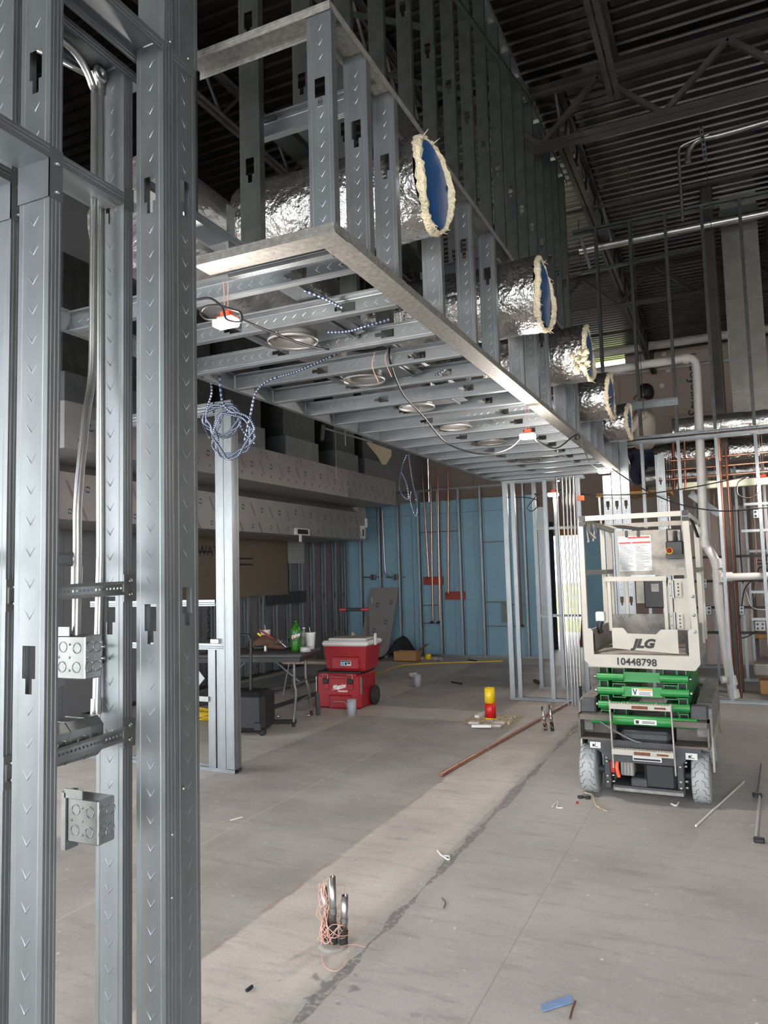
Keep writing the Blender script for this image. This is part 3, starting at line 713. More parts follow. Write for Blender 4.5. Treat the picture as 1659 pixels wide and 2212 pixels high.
# round ducts wrapped in foil, cut ends covered with blue film
def duct(label, xe, y, z, r, fray, xl=-1.90, seed=1):
    rnd = random.Random(seed)
    t = thing('round_duct', label, 'duct', (xe, y, z), 'foil-wrapped ducts sticking out of the soffit')
    b = MB(); n = 40; rings = []; m = 44
    for k in range(m+1):
        x = xl+(xe-0.012-xl)*k/m
        P = []
        for j in range(n):
            a = 2*PI*j/n
            w = 1+0.012*math.sin(5*a+x*9)+rnd.uniform(-0.012, 0.012)+0.012*math.sin(x*23+a*2)
            P.append((x, y+r*w*math.cos(a), z+r*w*math.sin(a)))
        rings.append(b.pts(P))
    for k in range(m):
        for j in range(n): b.face((rings[k]+j, rings[k]+(j+1) % n, rings[k+1]+(j+1) % n, rings[k+1]+j), True)
    b.build('foil_jacket', 'foil', t)
    # fluffy insulation ring at the cut end
    b = MB(); rings = []; n = 72
    for (rr, xx) in ((1.0, -0.02), (1.02, -0.004), (0.99, 0.008), (0.93, 0.014), (0.885, 0.004), (0.87, -0.012)):
        P = []
        for j in range(n):
            a = 2*PI*j/n; e = rnd.uniform(-1, 1)*0.022*fray
            P.append((xe+xx+rnd.uniform(-0.006, 0.006)+0.016*fray*math.sin(a*2+seed), y+r*(rr+e)*math.cos(a), z+r*(rr+e)*math.sin(a)))
        rings.append(b.pts(P))
    for k in range(len(rings)-1):
        for j in range(n): b.face((rings[k]+j, rings[k]+(j+1) % n, rings[k+1]+(j+1) % n, rings[k+1]+j), True)
    for j in range(int(26*fray)):    # loose strands
        a = rnd.uniform(0, 2*PI); q = 0.97*r; p = Vector((xe, y+q*math.cos(a), z+q*math.sin(a)))
        b.tube([p, p+Vector((rnd.uniform(0.005, 0.03), rnd.uniform(-0.02, 0.03), rnd.uniform(-0.03, 0.02)))], [0.0035, 0.0008], 4, False)
    b.build('insulation_edge', 'insulation', t)
    b = MB(); c = b.pts([(xe+0.001, y, z)]); ringp = b.pts([(xe+0.003*math.sin(6*PI*j/n), y+r*0.885*math.cos(2*PI*j/n), z+r*0.885*math.sin(2*PI*j/n)) for j in range(n)])
    for j in range(n): b.face((c, ringp+j, ringp+(j+1) % n), True)
    b.build('blue_film', 'blue_film', t)
    return t
duct('largest foil duct, nearest the camera, with blue film over its end', -1.02, 2.80, 3.12, 0.196, 1.0, seed=1)
duct('second foil duct from the camera with a frayed lower insulation edge', -0.88, 4.19, 3.10, 0.212, 0.9, seed=2)
d3 = duct('middle foil duct with a torn yellow tuft of insulation hanging out', -0.85, 5.49, 3.09, 0.202, 0.7, seed=3)
duct('fourth foil duct from the camera, half hiding the fifth', -0.85, 6.58, 3.0, 0.200, 0.6, seed=4)
duct('smallest foil duct, farthest along the soffit', -0.85, 7.88, 3.0, 0.187, 0.6, seed=5)
b = MB(); rnd = random.Random(3)
for k in range(22):
    p = Vector((-0.93+0.1*rnd.random(), 5.33-0.05*rnd.random(), 3.07-0.13*rnd.random())); q = p+Vector((rnd.uniform(-.03, .05), rnd.uniform(-.04, .0), rnd.uniform(-.05, .02)))
    b.tube([p, (p+q)/2+Vector((0, -0.012, 0)), q], [0.012, 0.022, 0.006], 6)
b.build('insulation_tuft', 'insulation', d3)
# long duct lying above the joists, parallel to the soffit
b = MB(); n = 28; rings = []; rnd = random.Random(9)
for k in range(80):
    y = 2.3+6.3*k/79
    rings.append(b.pts([(-2.15+0.27*(1+rnd.uniform(-.05, .05))*math.cos(2*PI*j/n), y, 3.05+0.25*(1+rnd.uniform(-.05, .05))*math.sin(2*PI*j/n)) for j in range(n)]))
for k in range(79):
    for j in range(n): b.face((rings[k]+j, rings[k]+(j+1) % n, rings[k+1]+(j+1) % n, rings[k+1]+j), True)
b.face([rings[0]+j for j in range(n)])
one(b, 'trunk_duct', 'foil_soft', 'long foil-wrapped trunk duct lying above the soffit joists', 'duct')

# recessed light frames in the soffit
for k, (x, y) in enumerate(((-1.815, 2.975), (-1.84, 3.781), (-1.845, 4.587), (-1.855, 5.393), (-1.81, 6.199), (-1.78, 7.408))):
    lab = ['nearest recessed light frame between the soffit joists', 'second recessed light frame along the soffit', 'third recessed light frame along the soffit', 'fourth recessed light frame along the soffit', 'fifth recessed light frame along the soffit', 'farthest recessed light frame at the end of the soffit'][k]
    t = thing('recessed_light_frame', lab, 'light frame', (x, y, 2.63), 'recessed light frames in the soffit')
    rt = 0.155
    MB().lathe([(0.115, 0.0), (0.120, -0.004), (0.122, 0.012), (0.105, 0.012), (0.098, 0.006), (0.098, 0.085), (0.104, 0.085), (0.104, 0.014)], 28, (x, y, 2.63), cap=False).build('can_ring', 'stainless', t)
    b = MB(); i0 = 0
    n = 28; a = b.pts([(x+0.105*math.cos(2*PI*j/n), y+0.105*math.sin(2*PI*j/n), 2.668) for j in range(n)])
    def sq(an):
        c, s = math.cos(an), math.sin(an); q = max(abs(c)/0.27, abs(s)/0.155); return (x+0.05+c/q, y+s/q, 2.668)
    c = b.pts([sq(2*PI*j/n) for j in range(n)])
    for j in range(n): b.face((a+j, a+(j+1) % n, c+(j+1) % n, c+j))
    b.build('mounting_plate', 'galv', t)
    for dx in (-0.17, 0.24):
        MB().box(x+dx, y-0.16, 2.655, x+dx+0.018, y+0.16, 2.662).box(x+dx, y-0.16, 2.655, x+dx+0.003, y+0.16, 2.672).build('hanger_bar', 'galv', t)
    MB().lathe([(0.098, 0.085), (0.098, 0.16), (0.0, 0.165)], 24, (x, y, 2.63), cap=False).build('can_housing', 'stainless', t)
    MB().bbox(x+0.15, y-0.05, 2.67, x+0.27, y+0.06, 2.74, 0.004).build('junction_box', 'steel_box', t)
    for an in (0.5, 1.8, 3.2, 4.6): MB().lathe([(0.006, 0), (0.0, 0.01)], 8, (x+0.118*math.cos(an), y+0.118*math.sin(an), 2.645)).build('screw', 'emt', t)

# ================================================================ kitchen hood on the left
hd = thing('kitchen_hood', 'long stainless kitchen hood in printed protective film above the left wall', 'hood', (-6.0, 8.4, 2.1))
HX, HY0, HY1 = -5.2, 4.7, 11.83
MB().box(-6.7, HY0, 2.70, HX, HY1, 3.12).build('upper_canopy', 'film', hd)
b = MB().box(HX, HY0, 2.86, HX+0.003, 10.08, 3.12).box(HX, 10.09, 2.86, HX+0.003, HY1, 3.12).box(HX, HY0, 2.70, HX+0.003, 10.08, 2.852).box(HX, 10.09, 2.70, HX+0.003, HY1, 2.852)
b.build('front_panel', 'film', hd)
MB().box(HX+0.001, 10.02, 2.695, HX+0.008, 10.14, 2.85).build('joint_cover', 'emt', hd)
MB().prism([(-6.68, 2.70), (-5.95, 2.70), (-5.80, 2.60), (-5.80, 2.14), (-5.86, 2.12), (-6.68, 2.12)], HY0, 11.60, 'y').build('lower_canopy', 'stainless', hd)
MB().box(-6.6, 11.60, 2.13, -5.82, 11.9, 2.70).build('end_cabinet', 'film', hd)
MB().box(-5.82, 11.66, 2.16, -5.805, 11.83, 2.38).build('control_panel', 'white_plastic', hd)
MB().box(-5.806, 11.71, 2.20, -5.80, 11.78, 2.32).build('control_screen', 'ink_grey', hd)
MB().box(-5.82, 11.86, 2.36, -5.80, 11.92, 2.52).build('switch_plate', 'white_plastic', hd)
MB().box(-5.80, 9.45, 2.14, -5.77, 9.85, 2.24).box(-5.78, 9.55, 2.04, -5.76, 9.6, 2.14).build('data_plate', 'white_plastic', hd)
MB().box(-5.772, 9.5, 2.155, -5.768, 9.8, 2.225).build('data_window', 'ink', hd)
rnd = random.Random(5)
lg = MB().lathe([(0.036, 0), (0.036, 0.0012), (0.024, 0.0012), (0.024, 0)], 14, (0, 0, 0), 'x'); lgm = None
FP = MB()
def film_mark(par, y, z, x, s=1.0, dashes=True):
    b = MB(); ro = 0.034*s
    for a0 in (0.3, 0.3+PI):      # two broken arcs
        P = [(a0+k*2.3/8) for k in range(9)]
        for k in range(8):
            b.poly([(x, y+q*math.cos(a), z+q*math.sin(a)) for q, a in ((ro, P[k]), (ro, P[k+1]), (ro*0.62, P[k+1]), (ro*0.62, P[k]))])
    if dashes:
        b.cur = 1
        for k in range(2):
            y0, z0 = y+0.16*s+0.018*k, z+0.07*s
            b.poly([(x, y0, z0), (x, y0+0.006, z0+0.003), (x, y0+0.006+0.10*s, z0-0.17*s), (x, y0+0.10*s, z0-0.173*s)])
    FP.v += [v for v in b.v]; n0 = len(FP.v)-len(b.v); FP.f += [tuple(i+n0 for i in f) for f in b.f]; FP.sm += b.sm; FP.mi += b.mi
for k in range(17):
    y = 5.0+0.42*k
    film_mark(hd, y, 2.90+0.03*rnd.random(), HX+0.0045)
    film_mark(hd, y+0.2, 3.06, HX+0.0045, 0.5, k % 2 == 0)
for k in range(15):
    y = 5.1+0.44*k
    film_mark(hd, y, 2.44+0.04*rnd.random(), -5.798, 1.0); film_mark(hd, y+0.22, 2.22, -5.798, 0.8)
o = FP.build('film_print', ['ink_blue', 'ink_grey'], hd); o['kind'] = 'stuff'
for k in range(34):
    MB().box(HX+0.003, 4.85+0.205*k, 2.775, HX+0.0045, 4.875+0.205*k, 2.80).build('rivet', 'ink_grey', hd)
# sheet-metal risers standing on the hood
for k, (y0, y1) in enumerate(((4.9, 5.9), (6.2, 7.1), (7.35, 8.15), (8.65, 9.55), (10.1, 10.85), (11.1, 11.8))):
    lab = ['first', 'second', 'third', 'fourth', 'fifth', 'sixth'][k]+' galvanised exhaust riser from the left on top of the hood'
    t = thing('exhaust_riser', lab, 'riser', (-5.9, y0, 3.12), 'exhaust risers on the hood')
    MB().box(-6.5, y0, 3.122, -5.42, y1, 3.46).build('collar', 'galv', t)
    MB().box(-6.45, y0+0.02, 3.46, -5.47, y1-0.02, 4.6).build('riser_wrap', 'galv_dull', t)
one(MB().tube([(-5.05, 9.0, 3.58), (-5.05, 10.6, 3.62)], 0.016, 8).tube([(-5.05, 9.05, 3.62), (-5.05, 9.0, 3.40)], 0.03, 8).tube([(-5.05, 9.7, 3.68), (-5.05, 9.7, 3.42)], 0.02, 8).tube([(-5.05, 9.4, 6.38), (-5.05, 9.4, 2.9)], 0.005, 6).tube([(-5.05, 10.5, 6.38), (-5.05, 10.5, 3.6)], 0.005, 6), 'sprinkler_pipe', 'emt', 'thin sprinkler pipe with fittings hanging above the hood', 'pipe')
b = MB(); P = [at(x, y, X=-5.1) for x, y in ((790, 955), (838, 972), (838, 985), (826, 1004), (815, 985))]
b.poly([p for p in P]); b.poly([p+Vector((0.05, 0.03, 0.0)) for p in P][::-1])
for k in range(5): b.poly([P[k], P[(k+1) % 5], P[(k+1) % 5]+Vector((0.05, 0.03, 0)), P[k]+Vector((0.05, 0.03, 0))])
one(b, 'insulation_flap', 'insulation', 'torn beige insulation flap hanging at the right end of the hood', 'insulation')

# ---------------------------------------------------------------- framed opening post in the kitchen
pw = thing('window_framing', 'free-standing steel opening frame in front of the kitchen hood', 'stud wall', (-3.9, 5.0, 0))
vstud(pw, -3.70, 4.955, 0.03, 2.98, '-y', w=0.078); vstud(pw, -3.786, 4.957, 0.03, 2.98, '-y', w=0.080, f=0.04)
vstud(pw, -3.62, 4.985, 0.03, 2.95, '+x', w=0.06)
vstud(pw, -3.872, 4.957, 0.03, 1.0, '-y', w=0.07)
xtrack(pw, -5.15, -3.62, 4.955, 0.002); xtrack(pw, -5.15, -3.80, 4.955, 1.36, up=False, f=0.05); xtrack(pw, -5.15, -3.72, 4.955, 1.01, up=False, f=0.05)
xtrack(pw, -5.15, -3.80, 4.955, 2.98, up=False, f=0.09)
MB().bar((-4.0, 5.04, 0.75), (-4.55, 5.04, 0.2), 0.01, 0.09).build('brace', 'galv', pw)
MB().box(-4.1, 4.94, 0.55, -3.86, 4.96, 0.59).build('box_bracket', 'steel_box', pw)
MB().bbox(-4.12, 4.92, 0.5, -4.04, 4.98, 0.62, 0.004).build('electrical_box', 'steel_box', pw)
MB().bbox(-3.83, 4.93, 1.012, -3.75, 5.0, 1.05, 0.004).build('door_strike', 'emt', pw)

# ---------------------------------------------------------------- frames at the far end of the soffit
fw = thing('door_framing', 'bright steel door framing standing under the far end of the soffit', 'stud wall', (-2.0, 8.86, 0))
for x, w in ((-2.475, 0.06), (-2.375, 0.05), (-1.985, 0.05), (-1.60, 0.055)):
    vstud(fw, x, 8.85, 0.03, 2.60, '-y', w=w)
xtrack(fw, -2.48, -1.50, 8.845, 0.002); xtrack(fw, -2.48, -1.50, 8.845, 2.615, up=False)
fx = thing('corridor_framing', 'second steel door frame set back behind the first, beside the blue wall', 'stud wall', (-2.1, 9.77, 0))
for x in (-2.33, -2.05, -1.76): vstud(fx, x, 9.75, 0.03, 2.75, '-y', w=0.05)
xtrack(fx, -2.34, -1.70, 9.745, 0.002); xtrack(fx, -2.34, -1.70, 9.745, 2.765, up=False); xtrack(fx, -2.28, -1.78, 9.745, 2.05, up=True); xtrack(fx, -2.28, -1.78, 9.745, 0.92)
cp = thing('corner_column', 'built-up corner column of chevron-stamped studs at the far end of the soffit', 'column', (-1.12, 8.9, 0))
for x, y, f in ((-1.30, 8.95, '-y'), (-1.20, 8.955, '-y'), (-1.10, 8.96, '-y')):
    vstud(cp, x, y, 0.03, 3.02 if x > -1.25 else 2.6, f, (1.2, 2.3), 0.06)
xtrack(cp, -1.31, -1.0, 8.948, 0.002)
for k, (xa, xb) in enumerate(((-1.757, -1.80), (-1.711, -1.735), (-1.676, -1.69), (-1.644, -1.648), (-1.613, -1.605))):
    lab = ['first', 'second', 'third', 'fourth', 'fifth'][k]+' conduit from the left in the upright bundle beside the lift'
    t = thing('leaning_conduit', lab, 'conduit', (xa, 8.62, 0), 'upright conduits beside the lift')
    yb, yt = 8.66, 8.78
    MB().tube([(xa, yb, 0.20), (xb, yt, 2.60)], 0.0115, 8).build('tube', 'emt', t)
    MB().tube([(xa+0.001, yb-0.004, 0.0), (xa, yb, 0.22)], 0.0145, 8).build('grey_sleeve', 'pvc_grey' if k < 4 else 'black_rubber', t)

# ================================================================ far right stud wall
rw = thing('partition_framing', 'two-storey stud framing behind the scissor lift on the right', 'stud wall', (0.0, 9.29, 0))
YR = 9.25
for k in range(-3, 8):
    x = -0.04+0.403*k
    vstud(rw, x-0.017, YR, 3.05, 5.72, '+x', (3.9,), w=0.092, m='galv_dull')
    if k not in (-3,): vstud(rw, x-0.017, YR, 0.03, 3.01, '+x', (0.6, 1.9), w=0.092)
xtrack(rw, -1.5, 3.0, YR-0.001, 3.015, up=False); xtrack(rw, -1.5, 3.0, YR-0.001, 3.04); xtrack(rw, -1.56, 3.0, YR-0.001, 5.735, up=False, m='galv_dull')
xtrack(rw, -0.62, 3.0, YR-0.001, 0.002)
inst(stud_mesh(0.62, 0.092, 0.034, (), 0.06), 'blocking', rw, (-1.07, YR-0.005, 3.39), XP, UP)
t0 = frame((0.05, YR-0.003, 3.056), XP, UP)
text('CAMCO 362VT125-18-50 HDG  ICC-ESR 2620  C955 G40', 0.026, 'ink', t0, rw)

# person standing on a plank behind that framing, seen from behind the left shoulder
pe = thing('person', 'person in a pale shirt and dark jeans working above the ducts behind the framing', 'person', (-0.93, 9.95, 2.47))
bd = bpy.data.meshes.new('body')
J = {'pel': (-0.93, 9.98, 3.00, .17, .15), 'wst': (-0.91, 9.98, 3.16, .17, .15), 'chs': (-0.895, 9.97, 3.36, .19, .17), 'nck0': (-0.88, 9.96, 3.50, .11, .10), 'nck': (-0.885, 9.955, 3.57, .055, .055),
     'shl': (-0.92, 9.79, 3.45, .078, .078), 'ell': (-1.05, 9.74, 3.24, .056, .056), 'wrl': (-1.24, 9.79, 3.22, .034, .034),
     'shr': (-0.88, 10.14, 3.46, .065, .065), 'elr': (-1.02, 10.19, 3.25, .048, .048), 'wrr': (-1.22, 10.13, 3.24, .034, .034)}
keys = list(J); E = [('pel', 'wst'), ('wst', 'chs'), ('chs', 'nck0'), ('nck0', 'nck'), ('nck0', 'shl'), ('shl', 'ell'), ('ell', 'wrl'), ('nck0', 'shr'), ('shr', 'elr'), ('elr', 'wrr')]
def skin(name, J, E, root, m, parent, sub=2):
    keys = list(J); me = bpy.data.meshes.new(name); o0 = ORIG[parent.name]
    me.from_pydata([tuple(Vector(J[k][:3])-o0) for k in keys], [(keys.index(a), keys.index(c)) for a, c in E], [])
    o = bpy.data.objects.new(name, me); COL.objects.link(o); o.parent = parent
    sk = o.modifiers.new('skin', 'SKIN'); sk.use_smooth_shade = True
    for k, v in zip(keys, me.skin_vertices[0].data): v.radius = J[k][3:5]; v.use_root = (k == root)
    ss = o.modifiers.new('sub', 'SUBSURF'); ss.levels = sub; ss.render_levels = sub
    dg = bpy.context.evaluated_depsgraph_get(); dg.update()
    m2 = bpy.data.meshes.new_from_object(o.evaluated_get(dg)); o.modifiers.clear(); o.data = m2
    m2.materials.clear(); m2.materials.append(MATS[m])
    for p in m2.polygons: p.use_smooth = True
    return o
skin('shirt', J, E, 'pel', 'shirt', pe)
JL = {'pel': (-0.93, 9.98, 2.98, .155, .125), 'hl': (-0.94, 9.89, 2.90, .095, .095), 'kl': (-1.05, 9.87, 2.70, .07, .07), 'al': (-0.98, 9.87, 2.52, .05, .05), 'hr': (-0.93, 10.07, 2.90, .095, .095), 'kr': (-1.04, 10.09, 2.70, .07, .07), 'ar': (-0.96, 10.09, 2.52, .05, .05)}
skin('jeans', JL, [('pel', 'hl'), ('hl', 'kl'), ('kl', 'al'), ('pel', 'hr'), ('hr', 'kr'), ('kr', 'ar')], 'pel', 'jeans', pe)
JH = {'n': (-0.885, 9.955, 3.56, .05, .05), 'jaw': (-0.905, 9.95, 3.63, .062, .062), 'mid': (-0.90, 9.95, 3.71, .082, .078), 'top': (-0.89, 9.95, 3.79, .072, .07)}
skin('head', JH, [('n', 'jaw'), ('jaw', 'mid'), ('mid', 'top')], 'n', 'skin', pe)
b = MB().lathe([(0.0, 0.115), (0.05, 0.105), (0.09, 0.07), (0.108, 0.01), (0.104, -0.05), (0.085, -0.085), (0.05, -0.09)], 16, (-0.862, 9.955, 3.745))
hr = b.build('hair', 'hair', pe)
f = MB().tube([(-0.985, 9.95, 3.71), (-1.006, 9.95, 3.68), (-0.98, 9.95, 3.665)], [0.010, 0.014, 0.008], 8)   # nose
f.build('nose', 'skin', pe); f = MB()
f.tube([(-0.885, 9.862, 3.72), (-0.880, 9.858, 3.695), (-0.885, 9.866, 3.675)], [0.012, 0.018, 0.010], 8)     # ear
f.build('ear', 'skin', pe); f = MB()
f.tube([(-0.976, 9.93, 3.636), (-0.984, 9.95, 3.634), (-0.976, 9.97, 3.636)], 0.006, 6)                        # mouth
f.build('mouth', 'skin', pe)
for yy in (9.918, 9.982):
    e = MB().lathe([(0.0, 0.009), (0.007, 0.006), (0.009, 0.0), (0.007, -0.006), (0.0, -0.009)], 8, (-0.974, yy, 3.715)); e.build('eye', 'hair', pe)
for sy, w in ((9.79, -1), (10.13, 1)):
    h = MB().tube([(-1.23, sy, 3.222), (-1.27, sy, 3.222), (-1.32, sy, 3.225)], [0.03, 0.042, 0.036], 8)
    for k in range(4): h.tube([(-1.31, sy-0.03+0.02*k, 3.228), (-1.35, sy-0.033+0.022*k, 3.232), (-1.375+0.006*abs(k-1.5), sy-0.033+0.022*k, 3.212)], [0.0095, 0.009, 0.007], 6)
    h.tube([(-1.25, sy-0.035*w, 3.222), (-1.285, sy-0.06*w, 3.21), (-1.315, sy-0.062*w, 3.20)], [0.013, 0.011, 0.008], 6)
    h.build('hand', 'skin', pe)
for yy in (9.87, 10.09):
    MB().prism([(-0.91, 2.47), (-0.91, 2.56), (-1.02, 2.57), (-1.10, 2.53), (-1.14, 2.50), (-1.14, 2.47)], yy-0.045, yy+0.045, 'y').build('boot', 'boot', pe)
one(MB().box(-1.5, 9.72, 2.425, -0.62, 10.25, 2.47), 'scaffold_plank', 'plywood', 'brown wooden plank the worker stands on', 'plank')
sc = thing('scaffold_tower', 'grey steel scaffold carrying the brown plank', 'scaffold', (-1.06, 10.0, 0))
for x in (-1.46, -0.68):
    for y in (9.75, 10.22): MB().tube([(x, y, 0), (x, y, 2.424)], 0.02, 8).build('leg', 'emt', sc)
    for z in (0.5, 1.2, 1.9, 2.40): MB().tube([(x, 9.75, z), (x, 10.22, z)], 0.014, 8).build('rung', 'emt', sc)

# ---------------------------------------------------------------- ducts, pipes and clutter behind that wall
def long_duct(label, y, z, r, x0, x1, m, seed, name='flex_duct'):
    rnd = random.Random(seed); b = MB(); n = 22; q = 60; rings = []
    for k in range(q+1):
        x = x0+(x1-x0)*k/q; w0 = 0.06*math.sin(x*17)*0.5
        rings.append(b.pts([(x, y+r*(1+w0+rnd.uniform(-.05, .05))*math.cos(2*PI*j/n), z+r*(1+w0+rnd.uniform(-.05, .05))*math.sin(2*PI*j/n)) for j in range(n)]))
    for k in range(q):
        for j in range(n): b.face((rings[k]+j, rings[k]+(j+1) % n, rings[k+1]+(j+1) % n, rings[k+1]+j), True)
    b.face([rings[0]+j for j in range(n-1, -1, -1)]); b.face([rings[q]+j for j in range(n)])
    return one(b, name, m, label, 'duct')
long_duct('dark foil flexible duct just above the mid rail of the right framing', 9.69, 3.19, 0.125, -0.55, 2.6, 'foil_soft', 11)
long_duct('wrinkled bright foil duct just below the mid rail of the right framing', 10.55, 2.98, 0.17, -1.3, 2.8, 'foil', 12)
long_duct('lower foil duct behind the copper lines on the right', 11.3, 2.80, 0.14, -1.3, 2.8, 'foil_soft', 13)
t = thing('duct_riser', 'tall square sheet-metal duct riser at upper right', 'duct', (0.35, 10.8, 3.3))
MB().box(0.14, 10.6, 3.36, 0.57, 11.0, 6.38).build('duct_body', 'duct_sheet', t)
for z in (3.75, 4.15, 4.55, 4.95, 5.45, 5.9): MB().box(0.136, 10.594, z, 0.574, 11.004, z+0.012).build('seam', 'galv', t)
MB().box(0.12, 10.58, 6.1, 0.59, 11.02, 6.2).build('seam', 'galv_dull', t)
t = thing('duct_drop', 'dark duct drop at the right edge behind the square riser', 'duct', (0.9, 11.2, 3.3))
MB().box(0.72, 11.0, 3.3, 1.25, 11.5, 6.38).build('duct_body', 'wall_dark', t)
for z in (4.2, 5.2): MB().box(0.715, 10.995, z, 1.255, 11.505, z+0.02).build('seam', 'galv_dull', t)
struct(MB().bbox(-0.08, 10.15, 0, 0.06, 10.3, 6.36, 0.01).build('column_1', 'primer'))
one(MB().tube([(-1.6, 10.0, 5.79), (4, 10.0, 5.79)], 0.055, 14).tube([(-0.52, 10.0, 5.79), (-0.36, 10.0, 5.79)], 0.062, 14), 'sprinkler_main', 'emt', 'long horizontal steel pipe just under the top rail of the right framing', 'pipe')
one(MB().tube([(-3.2, 16.5, 6.18), (3, 16.5, 6.2)], 0.09, 14), 'roof_drain_pipe', 'pvc', 'fat horizontal pipe under the deck near the far wall', 'pipe')
one(MB().tube([(-3.6, 17.6, 5.93), (3, 17.6, 5.95)], 0.03, 8), 'rail_pipe', 'pvc', 'thin pale horizontal pipe against the far wall', 'pipe')
P = smooth_path([at(x, y, Y=8.85) for x, y in ((1659, 262), (1560, 290), (1510, 302), (1493, 318), (1487, 332), (1486, 350))], 5)
one(MB().tube(P, 0.032, 10), 'conduit_sweep', 'emt', 'fat silver conduit with an open elbow hanging at upper right', 'conduit')
P = [at(x, y, Y=8.8) for x, y in ((1530, 290), (1478, 312), (1468, 318), (1465, 330), (1475, 478))]
one(MB().tube(P, 0.016, 8), 'hanging_conduit', 'emt', 'thin conduit dropping straight down beside the fat silver elbow', 'conduit')
b = MB(); a, c = at(1511, 250, Y=8.78), at(1524, 345, Y=8.78)
b.bar(a, c, 0.04, 0.02, up=YP)
so = one(b, 'strut_channel', 'galv', 'slotted strut channel hanging beside the silver elbow', 'strut')
for k in range(9):
    q = a.lerp(c, (k+0.5)/9); MB().box(q.x-0.011, 8.766, q.z-0.014, q.x+0.011, 8.770, q.z+0.014).build('slot', 'ink', so)
for px, lab in ((1530, 'thin threaded rod hanging below the strut channel'), (1360, 'thin hanger wire left of the dark-haired worker')):
    p = at(px, 420, Y=9.1); one(MB().tube([(p.x, 9.12, 6.38), (p.x+0.02, 9.12, 3.3)], 0.004, 6), 'hanger_rod', 'galv_dull', lab, 'rod')
a, c = at(1255, 590, Y=10.4), at(1520, 535, Y=10.4)
one(MB().bar(a, c, 0.04, 0.04).tube([a, (a.x, a.y, 6.39)], 0.005, 6).tube([c, (c.x, c.y, 6.39)], 0.005, 6), 'strut_rail', 'galv_dull', 'slotted strut rail crossing behind the upper right framing', 'strut')
for k, (pa, pb) in enumerate((((1253, 510), (1275, 580)), ((1300, 440), (1320, 520)))):
    a, c = at(*pa, Y=9.9), at(*pb, Y=9.9); one(MB().bar(a, c, 0.035, 0.03, up=YP), 'strut_hanger', 'galv', ['slotted strut hanger left of the round steel pipe', 'strut hanger above the round steel pipe'][k], 'strut')
# PVC drain stack
P = [at(x, y, Y=9.45) for x, y in ((1230, 812), (1480, 774), (1494, 775), (1502, 782), (1505, 795), (1519, 1120), (1522, 1168), (1526, 1180), (1541, 1203), (1547, 1213), (1549, 1228), (1553, 1300), (1577, 1466), (1580, 1480), (1587, 1508))]
dp = thing('drain_stack', 'grey plastic drain stack with elbows beside the scissor lift', 'pipe', tuple(P[-1]))
MB().tube(P, 0.050, 16).build('pipe', 'pvc', dp)
for u, v in (((1518, 1160), (1524, 1182)), ((1546, 1208), (1551, 1228)), ((1550, 1238), (1553, 1258)), ((1577, 1460), (1582, 1480)), ((1583, 1490), (1587, 1507)), ((1476, 775), (1490, 775))):
    a, c = at(*u, Y=9.45), at(*v, Y=9.45); MB().tube([a, c], 0.062, 14).build('fitting', 'pvc', dp)
a = at(1552, 1247, Y=9.45); MB().tube([a, a+Vector((0.14, 0, 0.0)), a+Vector((1.6, 0, 0.02))], 0.042, 12).build('branch_pipe', 'pvc', dp)
MB().tube([a, a+Vector((0.15, 0, 0.002))], 0.055, 12).build('fitting', 'pvc', dp)
a = at(1573, 1468, Y=9.40); MB().tube([a, a+Vector((-0.07, -0.02, 0))], 0.045, 12).build('cleanout', 'pvc', dp)
# copper water lines
cw = thing('copper_riser', 'dark copper riser standing behind the grey drain stack', 'pipe', (-0.06, 9.62, 0))
MB().tube([(-0.055, 9.62, 0.05), (-0.05, 9.62, 2.75)], 0.017, 8).build('pipe', 'copper_dull', cw)
MB().tube([(-0.05, 9.62, 2.75), (-0.05, 9.62, 3.2)], 0.03, 8).build('air_chamber', 'copper', cw)
MB().tube([(-0.055, 9.62, 0.30), (-0.055, 9.55, 0.30)], 0.03, 8).tube([(-0.055, 9.62, 0.05), (-0.055, 9.62, 0.12)], 0.03, 8).build('valve', 'black_rubber', cw)
one(MB().tube([(0.02, 9.66, 0.0), (0.02, 9.66, 2.9)], 0.012, 8), 'copper_riser', 'copper_dull', 'thinner copper riser just right of the drain stack', 'pipe')
for k, z in enumerate((2.815, 2.70, 2.59)):
    lab = ['top', 'middle', 'bottom'][k]+' of the three level copper lines behind the right framing'
    one(MB().tube([(-0.66, 9.75, z), (2.6, 9.75, z+0.03)], 0.0125, 8), 'copper_line', 'copper', lab, 'pipe')
mf = thing('copper_manifold', 'cluster of copper uprights joining the three level lines', 'pipe', (-0.62, 9.75, 2.3))
for x, m in ((-0.58, 'copper_dull'), (-0.52, 'copper_dull'), (-0.45, 'copper')): MB().tube([(x, 9.80, 2.45), (x+0.02, 9.80, 3.1)], 0.018 if m == 'copper_dull' else 0.012, 8).build('upright', m, mf)
for k in range(6): MB().tube([(-0.70+0.03*k, 9.78, 2.5), (-0.69+0.03*k, 9.78, 2.86)], 0.006, 6).build('valve_stem', 'black_rubber', mf)
one(MB().bbox(-0.70, 9.86, 2.46, 2.8, 9.98, 2.55, 0.008), 'header_beam', 'cream_beam', 'cream coloured metal header behind the right framing', 'beam')
